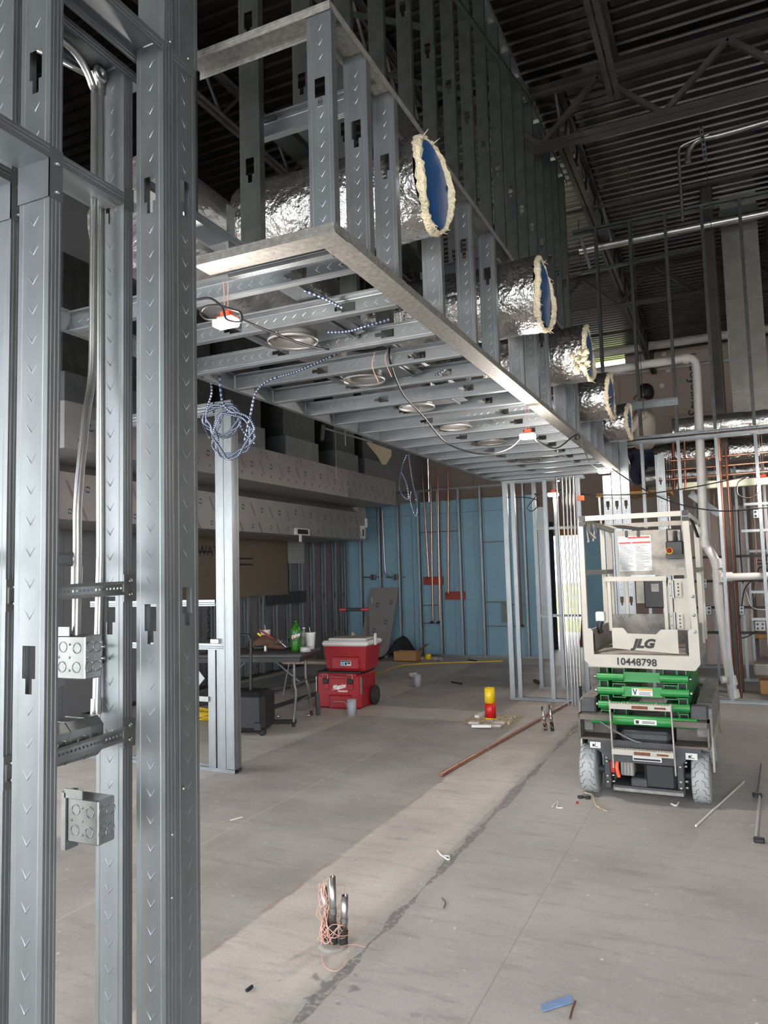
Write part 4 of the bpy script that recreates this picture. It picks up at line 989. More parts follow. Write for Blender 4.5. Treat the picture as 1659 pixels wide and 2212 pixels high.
# more framing behind
bf = thing('back_framing', 'deeper row of pale studs and rails behind the right framing', 'stud wall', (0.3, 11.0, 0))
sp = thing('stud_post', 'single wide chevron-stamped stud behind the lift guard rail', 'stud', (-0.62, 9.4, 0))
vstud(sp, -0.755, 9.42, 0.03, 2.86, '-y', (2.6, 1.4), 0.06, w=0.108)
xtrack(sp, -0.77, -0.63, 9.415, 0.002, w=0.06)
for k in range(8):
    x = -0.55+0.34*k; vstud(bf, x, 11.0, 0.03, 2.9, '+x', (0.6, 1.6)); vstud(bf, x+0.12, 12.3, 0.03, 2.9, '+x')
for y in (11.0, 12.3):
    xtrack(bf, -1.0, 3, y, 0.002); xtrack(bf, -1.0, 3, y, 2.915, up=False)
for x0, x1, y, z in ((-0.5, 0.8, 10.96, 1.62), (-0.55, 0.6, 10.96, 1.3), (-0.5, 0.8, 10.96, 0.95), (-0.55, 0.9, 10.96, 0.62), (0.15, 2.2, 10.96, 1.95), (0.2, 2.2, 10.96, 2.3), (0.2, 2.2, 10.9, 1.15), (0.2, 2.2, 10.9, 0.8), (0.25, 2.2, 12.2, 1.7)):
    MB().box(x0, y, z, x1, y+0.02, z+0.035).build('rail', 'galv' if x0 > 0 else 'primer', bf)
MB().bar((-0.45, 10.9, 2.5), (-0.1, 10.9, 2.2), 0.01, 0.09).build('brace', 'galv', bf)
MB().box(-0.62, 12.36, 0.05, 0.22, 12.38, 2.4).build('gypsum_panel', 'wall_paint', bf)
text('FOIL', 0.2, 'ink', frame((0.42, 12.29, 1.45), UP, XN), bf)
for k, (px, py, y) in enumerate(((1597, 1318, 10.9), (1642, 1352, 10.85), (1527, 1318, 10.9), (1637, 1110, 11.0), (1517, 1260, 10.9))):
    p = at(px, py, Y=y)
    lab = ['metal junction box on the studs right of the drain stack', 'white-faced outlet box low at the right edge', 'weatherproof grey box between the lift and the drain stack', 'metal box with a crossed cover high at the right edge', 'switch box just right of the lift rail'][k]
    t = thing('junction_box', lab, 'electrical box', (p.x, y-0.05, p.z-0.06))
    MB().bbox(p.x-0.06, y-0.05, p.z-0.06, p.x+0.06, y, p.z+0.06, 0.006).build('housing', 'decal_white' if k == 1 else 'galv', t)
    for a, c in ((-0.03, 0.025), (0.03, 0.025), (-0.03, -0.03), (0.025, -0.025)): MB().lathe([(0.015, 0), (0.015, -0.003), (0.011, -0.003)], 10, (p.x+a, y-0.051, p.z+c), 'y').build('knockout', 'ink_grey', t)
for k, pts in enumerate((((1640, 1240), (1610, 1270), (1602, 1310)), ((1600, 1330), (1590, 1360), (1605, 1378), (1650, 1355)), ((1594, 1100), (1600, 1200), (1605, 1260)), ((1612, 1280), (1625, 1312), (1659, 1318)))):
    P = smooth_path([at(x, y, Y=10.82) for x, y in pts], 6)
    one(MB().tube(P, 0.009, 6), 'flexible_cable', 'cable_black' if k < 3 else 'emt', ['black cable dropping into the junction box at right', 'black cable looping below the junction box at right', 'straight black cable beside the right-hand studs', 'bent grey conduit ending at the right edge'][k], 'cable')
for k in range(5):
    px = (1545, 1536, 1632, 1648, 1561)[k]; y = 10.98
    P = [at(px+random.uniform(-4, 4), yy, Y=y) for yy in (1000, 1080, 1150, 1220, 1290)]; P[0].z = 2.92
    one(MB().tube(smooth_path(P, 5), 0.005, 5), 'pull_string', 'pink_string', ['orange pull string left of the drain stack', 'second orange pull string near the drain stack', 'orange pull string hanging by the right-hand door', 'orange pull string at the right edge', 'orange pull string between copper risers'][k], 'string')
one(MB().bbox(0.2, 11.6, 0.0, 0.75, 12.0, 0.16, 0.02), 'plaster_sack', 'rubble', 'pale sack lying on the floor behind the right framing', 'sack')
one(MB().bbox(0.22, 9.95, 0.0, 0.60, 10.25, 0.17, 0.012), 'cardboard_box', 'cardboard', 'brown cardboard box on the floor at the right edge', 'box')
one(MB().bbox(0.0, 12.6, 0.42, 1.0, 13.2, 0.55, 0.01).box(0.05, 12.65, 0, 0.1, 12.7, 0.42).box(0.9, 12.65, 0, 0.95, 12.7, 0.42).box(0.05, 13.1, 0, 0.1, 13.15, 0.42).box(0.9, 13.1, 0, 0.95, 13.15, 0.42), 'work_bench', 'plywood', 'low plywood bench far behind the right framing', 'bench')
one(MB().bbox(-0.52, 9.75, 0.0, -0.30, 9.9, 0.12, 0.01), 'black_parts_box', 'black_plastic', 'small black box on the floor behind the drain stack', 'box')

# ================================================================ scissor lift
li = thing('scissor_lift', 'white and green scissor lift parked on the right with its platform lowered', 'lift', (-0.60, 5.40, 0), rz=math.radians(-1.0), local=True)
def wheel(x, y, side):
    r, w = 0.16, 0.105
    o = MB().lathe([(0.105, -w/2), (r-0.012, -w/2), (r, -w/2+0.012), (r, w/2-0.012), (r-0.012, w/2), (0.105, w/2)], 40, (x, y, r), 'x').build('wheel', 'tyre_grey', li)
    MB().lathe([(0.0, -w/2+0.02), (0.06, -w/2+0.01), (0.1, -w/2+0.012), (0.106, -w/2+0.004), (0.106, w/2-0.004), (0.1, w/2-0.012), (0.0, w/2-0.02)], 24, (x, y, r), 'x').build('rim', 'lift_dark', o)
    b = MB(); n = 18
    for k in range(n):                  # zig-zag tread cuts
        a0 = 2*PI*k/n
        for s in (-1, 1):
            pts = [(s*w*0.46, a0), (s*w*0.27, a0+0.07), (s*w*0.27, a0+0.20), (s*w*0.10, a0+0.28)]
            for (xa, aa), (xb, ab) in zip(pts[:-1], pts[1:]):
                p = Vector((x+xa, y+(r-0.002)*math.sin(aa), r+(r-0.002)*math.cos(aa))); q = Vector((x+xb, y+(r-0.002)*math.sin(ab), r+(r-0.002)*math.cos(ab)))
                b.bar(p, q, 0.004, 0.006, up=(0, math.sin(aa), math.cos(aa)))
    t = b.build('tread_groove', 'tread_gap', o); t['kind'] = 'stuff'
for x in (-0.36, 0.345): wheel(x, 0.0, x); wheel(x, 1.05, x)
# axle stubs, knuckles, front axle plate
MB().tube([(-0.31, 0, 0.16), (-0.2, 0, 0.16)], 0.025, 10).build('axle_stub', 'lift_dark', li)
MB().tube([(0.30, 0, 0.16), (0.22, 0, 0.16)], 0.025, 10).build('axle_stub', 'lift_dark', li)
for x in (-0.235, 0.225):
    o = MB().bbox(x-0.022, -0.09, 0.055, x+0.022, 0.04, 0.30, 0.006).build('knuckle', 'lift_dark', li)
    for z in (0.10, 0.14, 0.235, 0.26): MB().lathe([(0.010, 0), (0.010, 0.02), (0.006, 0.022)], 6, (x+0.022, -0.07, z), 'x').lathe([(0.010, 0), (0.010, -0.012), (0.006, -0.014)], 6, (x, -0.09, z), 'y').build('bolt', 'emt', o)
MB().prism([(-0.34, 0.39), (0.36, 0.38), (0.36, 0.31), (0.28, 0.30), (0.22, 0.245), (-0.20, 0.245), (-0.28, 0.31), (-0.34, 0.33)], -0.13, -0.115, 'y').build('front_plate', 'lift_dark', li)
MB().bbox(-0.20, -0.11, 0.05, 0.24, 0.2, 0.075, 0.004).build('skid_plate', 'lift_grey', li)
MB().bbox(0.0, -0.10, 0.076, 0.2, 0.12, 0.25, 0.02).build('drive_cover', 'black_plastic', li)
MB().bbox(-0.085, -0.10, 0.076, 0.02, 0.05, 0.14, 0.008).build('steer_block', 'lift_dark', li)
ch = MB().bbox(-0.155, -0.06, 0.14, -0.07, 0.1, 0.27, 0.006).build('charger', 'lift_grey', li)
for k in range(4): MB().box(-0.15+0.021*k, -0.066, 0.15, -0.14+0.021*k, -0.06, 0.26).build('fin', 'emt', ch)
cb = MB().tube(smooth_path([(-0.165, -0.08, 0.26), (-0.17, -0.11, 0.20), (-0.16, -0.10, 0.14)], 4), 0.012, 8).build('charger_plug', 'orange', li)
MB().bbox(-0.215, -0.1, 0.16, -0.18, -0.08, 0.24, 0.006).build('red_cutoff', 'red_plastic', li)
MB().box(-0.2, -0.12, 0.076, 0.24, 0.6, 0.09).build('belly_pan', 'lift_dark', li)
MB().box(-0.30, 0.25, 0.09, 0.30, 1.2, 0.42).build('hull', 'black_plastic', li)
for px, z, s in ((-0.30, 0.345, 1), (0.30, 0.315, 1)):
    d = MB().box(px-0.035, -0.134, z-0.02, px+0.035, -0.131, z+0.02).build('fork_decal', 'decal_white', li)
    MB().box(px-0.018, -0.136, z-0.010, px-0.004, -0.1345, z+0.006).box(px-0.001, -0.136, z-0.012, px+0.002, -0.1345, z+0.012).box(px+0.002, -0.136, z-0.012, px+0.018, -0.1345, z-0.009).build('forklift_symbol', 'ink', d)
dp2 = MB().box(-0.06, -0.145, 0.265, 0.12, -0.140, 0.325).build('placard', 'decal_white', li)
b = MB()
for k in range(6): b.box(-0.055+0.028*k, -0.1465, 0.30, -0.032+0.028*k, -0.1455, 0.32)
b.box(-0.055, -0.1465, 0.27, 0.112, -0.1455, 0.282).build('placard_print', 'ink', dp2)
# fork pockets (open channels) and side rails
for x0, x1, zb in ((-0.40, -0.18, 0.385), (0.205, 0.415, 0.37)):
    zt = zb+0.165
    MB().box(x0, -0.16, zt-0.035, x1, 0.1, zt).box(x0, -0.16, zb, x1, 0.1, zb+0.012).box(x0, 0.02, zb, x1, 0.1, zt).box(x0 if x0 < 0 else x1-0.012, -0.16, zb, x0+0.012 if x0 < 0 else x1, 0.1, zt).build('fork_pocket', 'fork_brown', li)
    MB().bbox(x0+(0.005 if x0 < 0 else 0.10), -0.10, zt, x0+(0.11 if x0 < 0 else 0.205), 0.0, zt+0.09, 0.01).build('corner_block', 'lift_dark', li)
for s in (-1, 1):
    x0, x1 = (-0.42, -0.33) if s < 0 else (0.335, 0.43)
    MB().prism([(-0.02, 0.42), (-0.02, 0.60), (0.05, 0.625), (1.25, 0.625), (1.25, 0.40)], x0, x1, 'x').build('side_guard', 'lift_grey', li)
    MB().prism([(-0.02, 0.20), (-0.02, 0.42), (1.25, 0.42), (1.25, 0.20), (0.9, 0.34), (0.25, 0.34)], x1-0.012 if s > 0 else x0, x1 if s > 0 else x0+0.012, 'x').build('side_skirt', 'lift_white', li)
# folding step at the front
st = MB().bar((-0.18, -0.20, 0.655), (-0.178, -0.18, 0.22), 0.008, 0.03, up=YP).build('step_side', 'lift_worn', li)
MB().bar((0.20, -0.20, 0.65), (0.205, -0.18, 0.20), 0.008, 0.03, up=YP).build('step_side', 'lift_worn', li)
for z, nm in ((0.628, 'step_tread'), (0.335, 'step_tread')):
    o = MB().box(-0.18, -0.22, z-0.022, 0.20, -0.17, z+0.012).build(nm, 'lift_white', li)
    b = MB()
    for k in range(22): b.lathe([(0.006, 0), (0.005, 0.007), (0, 0.008)], 6, (-0.17+0.0172*k, -0.212, z+0.012))
    g = b.build('grip_teeth', 'lift_worn', o); g['kind'] = 'stuff'
    MB().box(-0.04, -0.222, z-0.016, 0.06, -0.2195, z+0.004).box(0.10, -0.222, z-0.012, 0.17, -0.2195, z+0.0).build('rust_patch', 'rust', o)
# scissor arms: open-ended box tubes running back, pins across
def boxtube(x0, x1, z0, z1, y0=-0.06, y1=1.15, t=0.006, nm='scissor_arm'):
    b = MB().box(x0, y0, z0, x1, y1, z0+t).box(x0, y0, z1-t, x1, y1, z1).box(x0, y0, z0+t, x0+t, y1, z1-t).box(x1-t, y0, z0+t, x1, y1, z1-t)
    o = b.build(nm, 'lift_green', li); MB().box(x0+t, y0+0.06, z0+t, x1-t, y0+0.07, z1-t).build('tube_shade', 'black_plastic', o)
for x in (-0.265, 0.235):
    for z in (0.475, 0.575, 0.675, 0.775): boxtube(x, x+0.058, z, z+0.093)
for x in (-0.185, 0.145):
    for z in (0.52, 0.65, 0.755): boxtube(x, x+0.085, z, z+0.095, -0.03)
for k, z in enumerate((0.795, 0.702, 0.607)):
    for a, c in ((-0.275, -0.10), (0.13, 0.305)):
        o = MB().tube([(a, -0.075, z), (c, -0.075, z)], 0.026, 14).build('pivot_tube', 'lift_green', li)
        MB().lathe([(0.012, 0), (0.012, 0.018 if c > 0.2 else -0.018), (0.007, 0.022 if c > 0.2 else -0.022)], 6, (c if c > 0.2 else a, -0.075, z), 'x').build('pin_nut', 'emt', o)
MB().box(-0.10, -0.08, 0.765, 0.13, -0.07, 0.83).build('cross_plate', 'lift_green', li)
o = MB().box(-0.115, -0.09, 0.67, 0.14, -0.08, 0.735).build('cross_plate', 'lift_green', li)
d = MB().box(-0.05, -0.093, 0.678, 0.08, -0.0905, 0.725).build('warning_decal', 'decal_white', o)
MB().box(-0.01, -0.0945, 0.712, 0.078, -0.0932, 0.724).build('decal_band', 'decal_orange', d)
MB().prism([(-0.046, 0.722), (-0.038, 0.722), (-0.03, 0.698), (-0.022, 0.722), (-0.016, 0.722), (-0.027, 0.684), (-0.035, 0.684)], -0.0945, -0.0932, 'y').box(-0.005, -0.0945, 0.684, 0.07, -0.0932, 0.687).box(-0.005, -0.0945, 0.692, 0.065, -0.0932, 0.695).box(-0.005, -0.0945, 0.70, 0.07, -0.0932, 0.703).build('decal_print', 'ink_blue', d)
MB().box(-0.12, -0.085, 0.585, 0.14, -0.078, 0.635).build('cross_plate', 'lift_green', li)
for x in (-0.08, 0.10): MB().lathe([(0.010, 0), (0.010, -0.012), (0.0, -0.014)], 8, (x, -0.085, 0.622), 'y').build('bolt', 'emt', li)
o = MB().tube([(-0.32, -0.10, 0.515), (0.345, -0.10, 0.515)], 0.033, 16).build('base_tube', 'lift_green', li)
d = MB().box(-0.04, -0.136, 0.498, 0.10, -0.1325, 0.53).build('hand_decal', 'decal_white', o)
MB().box(-0.03, -0.138, 0.503, -0.01, -0.1362, 0.524).box(0.01, -0.138, 0.507, 0.09, -0.1362, 0.511).box(0.01, -0.138, 0.516, 0.09, -0.1362, 0.52).build('decal_print', 'ink', d)
MB().tube([(-0.06, -0.02, 0.57), (0.08, -0.02, 0.57), (0.14, -0.02, 0.59)], 0.014, 8).build('hydraulic_hose', 'black_rubber', li)
MB().bbox(-0.13, -0.14, 0.385, 0.18, 0.02, 0.455, 0.02).build('battery_tray', 'lift_dark', li)
MB().tube(smooth_path([(-0.26, -0.13, 0.50), (-0.16, -0.16, 0.45), (-0.05, -0.17, 0.40), (0.0, -0.15, 0.385)], 5), 0.007, 6).build('grey_hose', 'leg_grey', li)
# platform
pf = MB().box(-0.33, -0.08, 0.855, 0.36, 1.15, 0.945).build('platform_deck', 'lift_worn', li)
MB().prism([(-0.35, 1.12), (-0.30, 1.12), (-0.285, 1.10), (-0.285, 0.945), (0.32, 0.945), (0.32, 1.105), (0.335, 1.12), (0.365, 1.12), (0.385, 1.08), (0.385, 0.895), (0.35, 0.852), (-0.31, 0.865), (-0.35, 0.905)], -0.105, -0.085, 'y').build('front_beam', 'lift_white', li)
text('10448798', 0.066, 'ink', frame((-0.012, -0.1065, 0.898), (1, 0, -0.02), (0, 0, 1)), li, bold=0.0014, wx=1.0)
for a in (-0.318, 0.30): MB().bbox(a, -0.098, 0.955, a+0.038, -0.05, 1.09, 0.01).build('rubber_pad', 'black_rubber', li)
tb = MB().prism([(-0.165, 0.985), (-0.165, 1.122), (-0.09, 1.122), (-0.062, 1.085), (0.12, 1.08), (0.15, 1.112), (0.255, 1.112), (0.255, 0.955)], -0.06, -0.052, 'y').build('toe_board', 'lift_white', li)
text('JLG', 0.078, 'ink', frame((0.034, -0.0615, 1.016), XP, UP), tb, bold=0.0045, shear=0.3, wx=1.15)
MB().box(-0.335, -0.05, 0.95, -0.322, 1.12, 1.10).build('side_toe_board', 'lift_worn', li)
MB().box(0.345, -0.05, 0.95, 0.36, 1.12, 1.10).build('side_toe_board', 'lift_worn', li)
rear = MB().box(-0.33, 0.80, 0.95, 0.36, 0.812, 1.165).build('diamond_plate', 'lift_grey', li)
b = MB()
for r in range(8):
    for c in range(22):
        x, z = -0.32+0.031*c+(0.015 if r % 2 else 0), 0.97+0.025*r; s = 1 if (r+c) % 2 else -1
        b.bar((x-0.007, 0.798, z-s*0.007), (x+0.007, 0.798, z+s*0.007), 0.004, 0.003, up=YP)
g = b.build('tread_bumps', 'lift_worn', rear); g['kind'] = 'stuff'
# guard rails
def post(x0, y0, z0, x1, y1, z1, w=0.034, nm='rail_post', m='lift_white'): return MB().bar((x0, y0, z0), (x1, y1, z1), w, w, up=YP).build(nm, m, li)
post(-0.335, -0.08, 1.08, -0.335, -0.08, 1.86); post(0.365, -0.08, 1.08, 0.345, -0.08, 1.86, 0.04)
o = MB().bar((-0.30, -0.08, 1.876), (0.32, -0.08, 1.876), 0.03, 0.034).build('top_rail', 'lift_white', li)
for x in (-0.325, 0.345):
    MB().box(x-0.018, -0.10, 1.858, x+0.018, -0.06, 1.895).box(x-0.02, -0.102, 1.825, x+0.02, -0.058, 1.855).build('rail_cap', 'black_plastic', li)
for s, x in ((-1, -0.335), (1, 0.36)):
    post(x, 0.78, 0.95, x, 0.78, 1.86); post(x, 1.12, 0.95, x, 1.12, 1.86)
    for z in (1.86, 1.50): MB().bar((x, -0.08, z), (x, 1.12, z), 0.03, 0.034).build('side_rail', 'lift_worn', li)
MB().bar((-0.33, 0.79, 1.86), (0.36, 0.79, 1.86), 0.03, 0.036).build('rear_top_rail', 'lift_worn', li)
bd = MB().box(-0.265, 0.765, 1.46, 0.225, 0.775, 1.815).build('sign_board', 'lift_worn', li)
MB().box(-0.255, 0.762, 1.50, -0.01, 0.7645, 1.775).build('placard', 'decal_white', bd)
for x0, x1, z0, z1, m in ((-0.25, -0.16, 1.715, 1.728, 'decal_red'), (-0.15, -0.015, 1.715, 1.728, 'decal_red'), (-0.18, -0.02, 1.755, 1.768, 'decal_red')): MB().box(x0, 0.760, z0, x1, 0.7618, z1).build('placard_band', m, bd)
rnd = random.Random(4); b = MB()
for k in range(26):
    z = 1.51+0.0077*k
    for c in range(2): b.box(-0.25+0.12*c, 0.7605, z, -0.25+0.12*c+rnd.uniform(0.05, 0.11), 0.7618, z+0.0022)
for k in range(120):
    x, z = rnd.uniform(-0.26, 0.22), rnd.uniform(1.47, 1.81); b.box(x, 0.7605, z, x+rnd.uniform(0.002, 0.006), 0.7618, z+rnd.uniform(0.001, 0.005))
g = b.build('placard_print', 'ink_grey', bd); g['kind'] = 'stuff'
for x in (-0.20, -0.11): MB().box(x, 0.755, 1.765, x+0.018, 0.763, 1.82).build('cable_tie', 'black_plastic', bd)
cx = MB().bbox(0.105, 0.66, 1.585, 0.225, 0.755, 1.72, 0.008).build('control_box', 'black_plastic', li)
MB().tube([(0.115, 0.70, 1.72), (0.115, 0.70, 1.81), (0.215, 0.70, 1.81), (0.215, 0.70, 1.72)], 0.007, 8).build('handle', 'black_plastic', cx)
MB().lathe([(0.017, 0), (0.013, 0.06), (0.016, 0.075), (0.0, 0.08)], 10, (0.175, 0.70, 1.72)).build('joystick', 'black_rubber', cx)
MB().lathe([(0.026, 0), (0.024, -0.012), (0.0, -0.013)], 16, (0.13, 0.66, 1.645), 'y').build('button_collar', 'yellow', cx)
MB().lathe([(0.012, -0.012), (0.019, -0.022), (0.018, -0.038), (0.0, -0.042)], 16, (0.13, 0.66, 1.648), 'y').build('stop_button', 'red_plastic', cx)
for x in (0.14, 0.19): MB().lathe([(0.010, 0), (0.009, -0.006), (0.0, -0.006)], 12, (x, 0.66, 1.603), 'y').build('knob', 'yellow', cx)
MB().box(0.10, 0.652, 1.588, 0.23, 0.66, 1.618).build('fascia', 'lift_dark', cx)
# half-height gate with hinges
MB().bar((-0.225, 0.10, 1.452), (0.19, 0.10, 1.448), 0.03, 0.032).build('gate_top', 'lift_white', li)
for x in (-0.205, 0.165, 0.20): MB().box(x, 0.09, 1.09, x+0.022, 0.12, 1.44).build('gate_post', 'lift_white', li)
MB().box(-0.04, 0.09, 1.44, 0.12, 0.11, 1.475).build('gate_latch', 'galv', li)
hp = MB().box(0.235, 0.06, 1.10, 0.33, 0.075, 1.445).build('hinge_panel', 'lift_white', li)
for z in (1.375, 1.16):
    o = MB().box(0.245, 0.052, z-0.05, 0.285, 0.06, z+0.05).build('hinge', 'lift_white', hp)
    MB().tube([(0.232, 0.055, z-0.06), (0.232, 0.055, z+0.06)], 0.008, 8).build('hinge_pin', 'galv', o)
    for dz in (-0.036, -0.012, 0.012, 0.036): MB().lathe([(0.006, 0), (0.005, -0.003), (0, -0.004)], 8, (0.265, 0.052, z+dz), 'y').build('bolt', 'galv_dull', o)
for z in (1.41, 1.33, 1.19, 1.13):
    MB().lathe([(0.004, 0), (0, -0.003)], 6, (0.21, 0.09, z), 'y').build('bolt', 'ink', li)
mb = MB().bbox(-0.075, 0.70, 1.215, 0.075, 0.78, 1.445, 0.008).build('manual_box', 'black_plastic', li)
MB().box(-0.02, 0.695, 1.34, 0.035, 0.70, 1.40).build('manual_label', 'lift_grey', mb)
MB().box(-0.14, 0.77, 1.25, -0.075, 0.79, 1.42).build('document_sleeve', 'lift_worn', li)
MB().bar((-0.17, 0.78, 1.165), (-0.17, 0.78, 1.45), 0.022, 0.022, up=YP).build('rail_post', 'lift_white', li)
MB().prism([(-0.24, 1.845), (-0.15, 1.84), (0.06, 1.80), (-0.05, 1.795), (-0.19, 1.82)], 0.33, 0.36, 'y').build('black_strap', 'black_rubber', li)
MB().bar((-0.32, -0.02, 1.86), (-0.18, 0.30, 1.80), 0.03, 0.03).build('folded_rail', 'lift_worn', li)
b = MB(); rnd = random.Random(8)
for k in range(9):
    p = Vector((-0.31+0.07*rnd.random(), -0.06+0.1*rnd.random(), 1.84)); b.tube([p, p+Vector((rnd.uniform(-.02, .03), 0, -0.05)), p+Vector((rnd.uniform(-.02, .04), 0, -0.10-0.03*rnd.random()))], 0.006, 5)
b.build('strap_bundle', 'lift_grey', li)
b = MB()
for k in range(5):
    p = Vector((0.37, 0.0+0.05*k, 1.84)); b.tube([p, p+Vector((0.02, 0, -0.06)), p+Vector((0.035, 0, -0.12))], 0.006, 5)
b.build('strap_bundle', 'cable_black', li)
MB().bbox(-0.335, 0.30, 1.14, -0.27, 0.36, 1.21, 0.006).build('outlet_cover', 'decal_white', li)
MB().tube([(-0.30, 0.30, 1.14), (-0.31, 0.29, 1.09), (-0.30, 0.3, 1.06)], 0.02, 6).build('outlet_plug', 'black_plastic', li)
for z in (1.33, 1.21, 1.10): MB().lathe([(0.011, 0), (0.009, -0.005), (0, -0.006)], 10, (0.363, -0.10, z), 'y').build('bolt', 'galv', li)
for o in li.children:      # things hung on the rear rail
    if o.name.split('.')[0] in ('sign_board', 'control_box', 'manual_box', 'document_sleeve', 'black_strap'): o.location.x += 0.042

# ================================================================ things under and around the kitchen hood
tb = thing('folding_table', 'dark folding table with bent grey legs loaded with tools and drinks', 'table', (-4.66, 6.9, 0), rz=math.radians(14), local=True)
MB().bbox(-0.62, -0.38, 0.70, 0.55, 0.38, 0.74, 0.012).build('table_top', 'table_dark', tb)
MB().box(-0.60, -0.36, 0.655, 0.53, 0.36, 0.70).build('apron', 'black_plastic', tb)
for x in (-0.46, 0.42):
    for s in (-1, 1):
        MB().tube(smooth_path([(x, s*0.20, 0.68), (x, s*0.205, 0.42), (x+0.02, s*0.22, 0.32), (x+0.02, s*0.31, 0.10), (x+0.02, s*0.32, 0.02)], 5), 0.0145, 8).build('leg', 'leg_grey', tb)
        MB().tube([(x+0.02, s*0.32, 0.0), (x+0.02, s*0.32, 0.05)], 0.018, 8).build('foot_cap', 'black_rubber', tb)
    MB().tube([(x, -0.21, 0.40), (x, 0.21, 0.40)], 0.011, 8).build('leg_brace', 'leg_grey', tb); MB().tube([(x+0.02, -0.27, 0.22), (x+0.02, 0.27, 0.22)], 0.011, 8).build('leg_brace', 'leg_grey', tb)
    MB().tube([(x, 0.0, 0.40), (x-0.32*(1 if x > 0 else -1), 0.0, 0.66)], 0.010, 8).build('leg_brace', 'leg_grey', tb)
TZ = 0.741
def tpos(px, py): return at(px, py, z=TZ)
p = tpos(640, 1406)
bt = thing('soda_bottle', 'green two-litre soda bottle with a red and green label on the table', 'bottle', tuple(p))
MB().lathe([(0.045, 0), (0.053, 0.012), (0.055, 0.03), (0.055, 0.20), (0.05, 0.225), (0.03, 0.265), (0.017, 0.285), (0.015, 0.30)], 20, p).build('bottle_body', 'green_bottle', bt)
MB().lathe([(0.017, 0.298), (0.017, 0.318), (0.0, 0.319)], 14, p).build('cap', 'label_green', bt)
lb = MB().lathe([(0.0556, 0.105), (0.0562, 0.108), (0.0562, 0.205), (0.0556, 0.208)], 24, p).build('label_sleeve', 'label_green', bt)
v = (Vector((0, 0, 0))+CAM-p); v.z = 0; v.normalize(); sx = Vector((-v.y, v.x, 0)); L0 = p+v*0.058+Vector((0, 0, 0.155))
MB().poly([L0+sx*(-0.042)+Vector((0, 0, -0.03))-v*0.012, L0+sx*0.03+Vector((0, 0, -0.012))-v*0.004, L0+sx*0.034+Vector((0, 0, 0.034))-v*0.006, L0+sx*(-0.04)+Vector((0, 0, 0.012))-v*0.01]).poly([L0+sx*(-0.042)+Vector((0, 0, -0.03))-v*0.012, L0+Vector((0, 0, 0.0))+v*0.002, L0+sx*(-0.04)+Vector((0, 0, 0.012))-v*0.01]).build('label_panel', 'red_tape', lb)
text('DEW', 0.042, 'print_white', frame(L0+v*0.003+Vector((0, 0, 0.006)), sx+Vector((0, 0, 0.28)), UP), bt, bold=0.001)
p = tpos(657, 1398)
wb2 = thing('water_bottle', 'clear empty water bottle behind the soda bottle', 'bottle', tuple(p))
MB().lathe([(0.028, 0), (0.032, 0.01), (0.030, 0.05), (0.032, 0.06), (0.030, 0.11), (0.032, 0.13), (0.028, 0.165), (0.013, 0.19), (0.013, 0.205)], 16, p).build('bottle_body', 'clear_bottle', wb2)
MB().lathe([(0.015, 0.203), (0.015, 0.218), (0.0, 0.219)], 12, p).build('cap', 'white_plastic', wb2)
for k, (px, py, lab) in enumerate(((671, 1402, 'white foam cup with a straw at the table corner'), (574, 1394, 'white foam cup with a straw behind the tool belt'))):
    p = tpos(px, py); t = thing('foam_cup', lab, 'cup', tuple(p))
    MB().lathe([(0.040, 0), (0.055, 0.165), (0.058, 0.17), (0.058, 0.178), (0.05, 0.18), (0.0, 0.18)], 20, p).build('cup', 'cup_foam', t)
    MB().tube([p+Vector((0, 0, 0.17)), p+Vector((-0.012, 0, 0.235))], 0.003, 6).build('straw', 'white_plastic', t)
p = tpos(660, 1408)
one(MB().lathe([(0.028, 0.0), (0.055, 0.0), (0.055, 0.05), (0.028, 0.05), (0.028, 0.0)], 24, p), 'tape_roll', 'tape_grey', 'roll of grey tape lying in front of the foam cup', 'tape')
# tool belt
p = tpos(588, 1404)
tl = thing('tool_belt', 'brown leather tool belt heaped with pliers and screwdrivers on the table', 'tool belt', tuple(p))
rnd = random.Random(2)
ax = _r.copy(); ax.z = 0; ax.normalize(); ay = Vector((-ax.y, ax.x, 0))
def tp(a, c, z): return p+ax*a*1.25+ay*c+Vector((0, 0, z*1.12))
b = MB()
b.tube([tp(-0.17, 0, 0.05), tp(-0.08, -0.02, 0.085), tp(0.02, -0.02, 0.075), tp(0.10, 0, 0.04)], [0.035, 0.075, 0.07, 0.035], 10)
b.build('pouch', 'leather', tl)
MB().tube([tp(-0.10, -0.05, 0.02), tp(0.0, -0.075, 0.045), tp(0.08, -0.07, 0.03), tp(0.12, -0.05, 0.02)], [0.018, 0.03, 0.03, 0.016], 8).build('pouch_flap', 'leather', tl)
MB().tube([tp(-0.20, 0.02, 0.02), tp(-0.22, 0.0, 0.06), tp(-0.16, 0.03, 0.11), tp(-0.1, 0.03, 0.10)], 0.018, 8).build('belt_strap', 'black_rubber', tl)
for a0, z0, a1, z1, m, nm in ((-0.10, 0.20, 0.03, 0.10, 'red_wood', 'plier_handle'), (-0.085, 0.185, 0.05, 0.075, 'red_wood', 'plier_handle'), (-0.12, 0.165, -0.02, 0.085, 'yellow', 'knife_handle'), (-0.04, 0.11, 0.0, 0.07, 'yellow', 'screwdriver_handle'), (0.04, 0.12, 0.11, 0.05, 'emt', 'wrench'), (0.06, 0.10, 0.13, 0.03, 'emt', 'chain')):
    MB().tube([tp(a0, -0.03, z0), tp(a1, -0.06, z1)], [0.011, 0.014], 8).build(nm, m, tl)
b = MB().tube([tp(-0.045, -0.10, 0.0), tp(-0.045, -0.10, 0.05)], 0.022, 8); b.build('tape_measure', 'emt', tl)
MB().tube([tp(-0.14, -0.06, 0.03), tp(-0.06, -0.09, 0.03)], 0.02, 8).build('tool_head', 'black_plastic', tl)
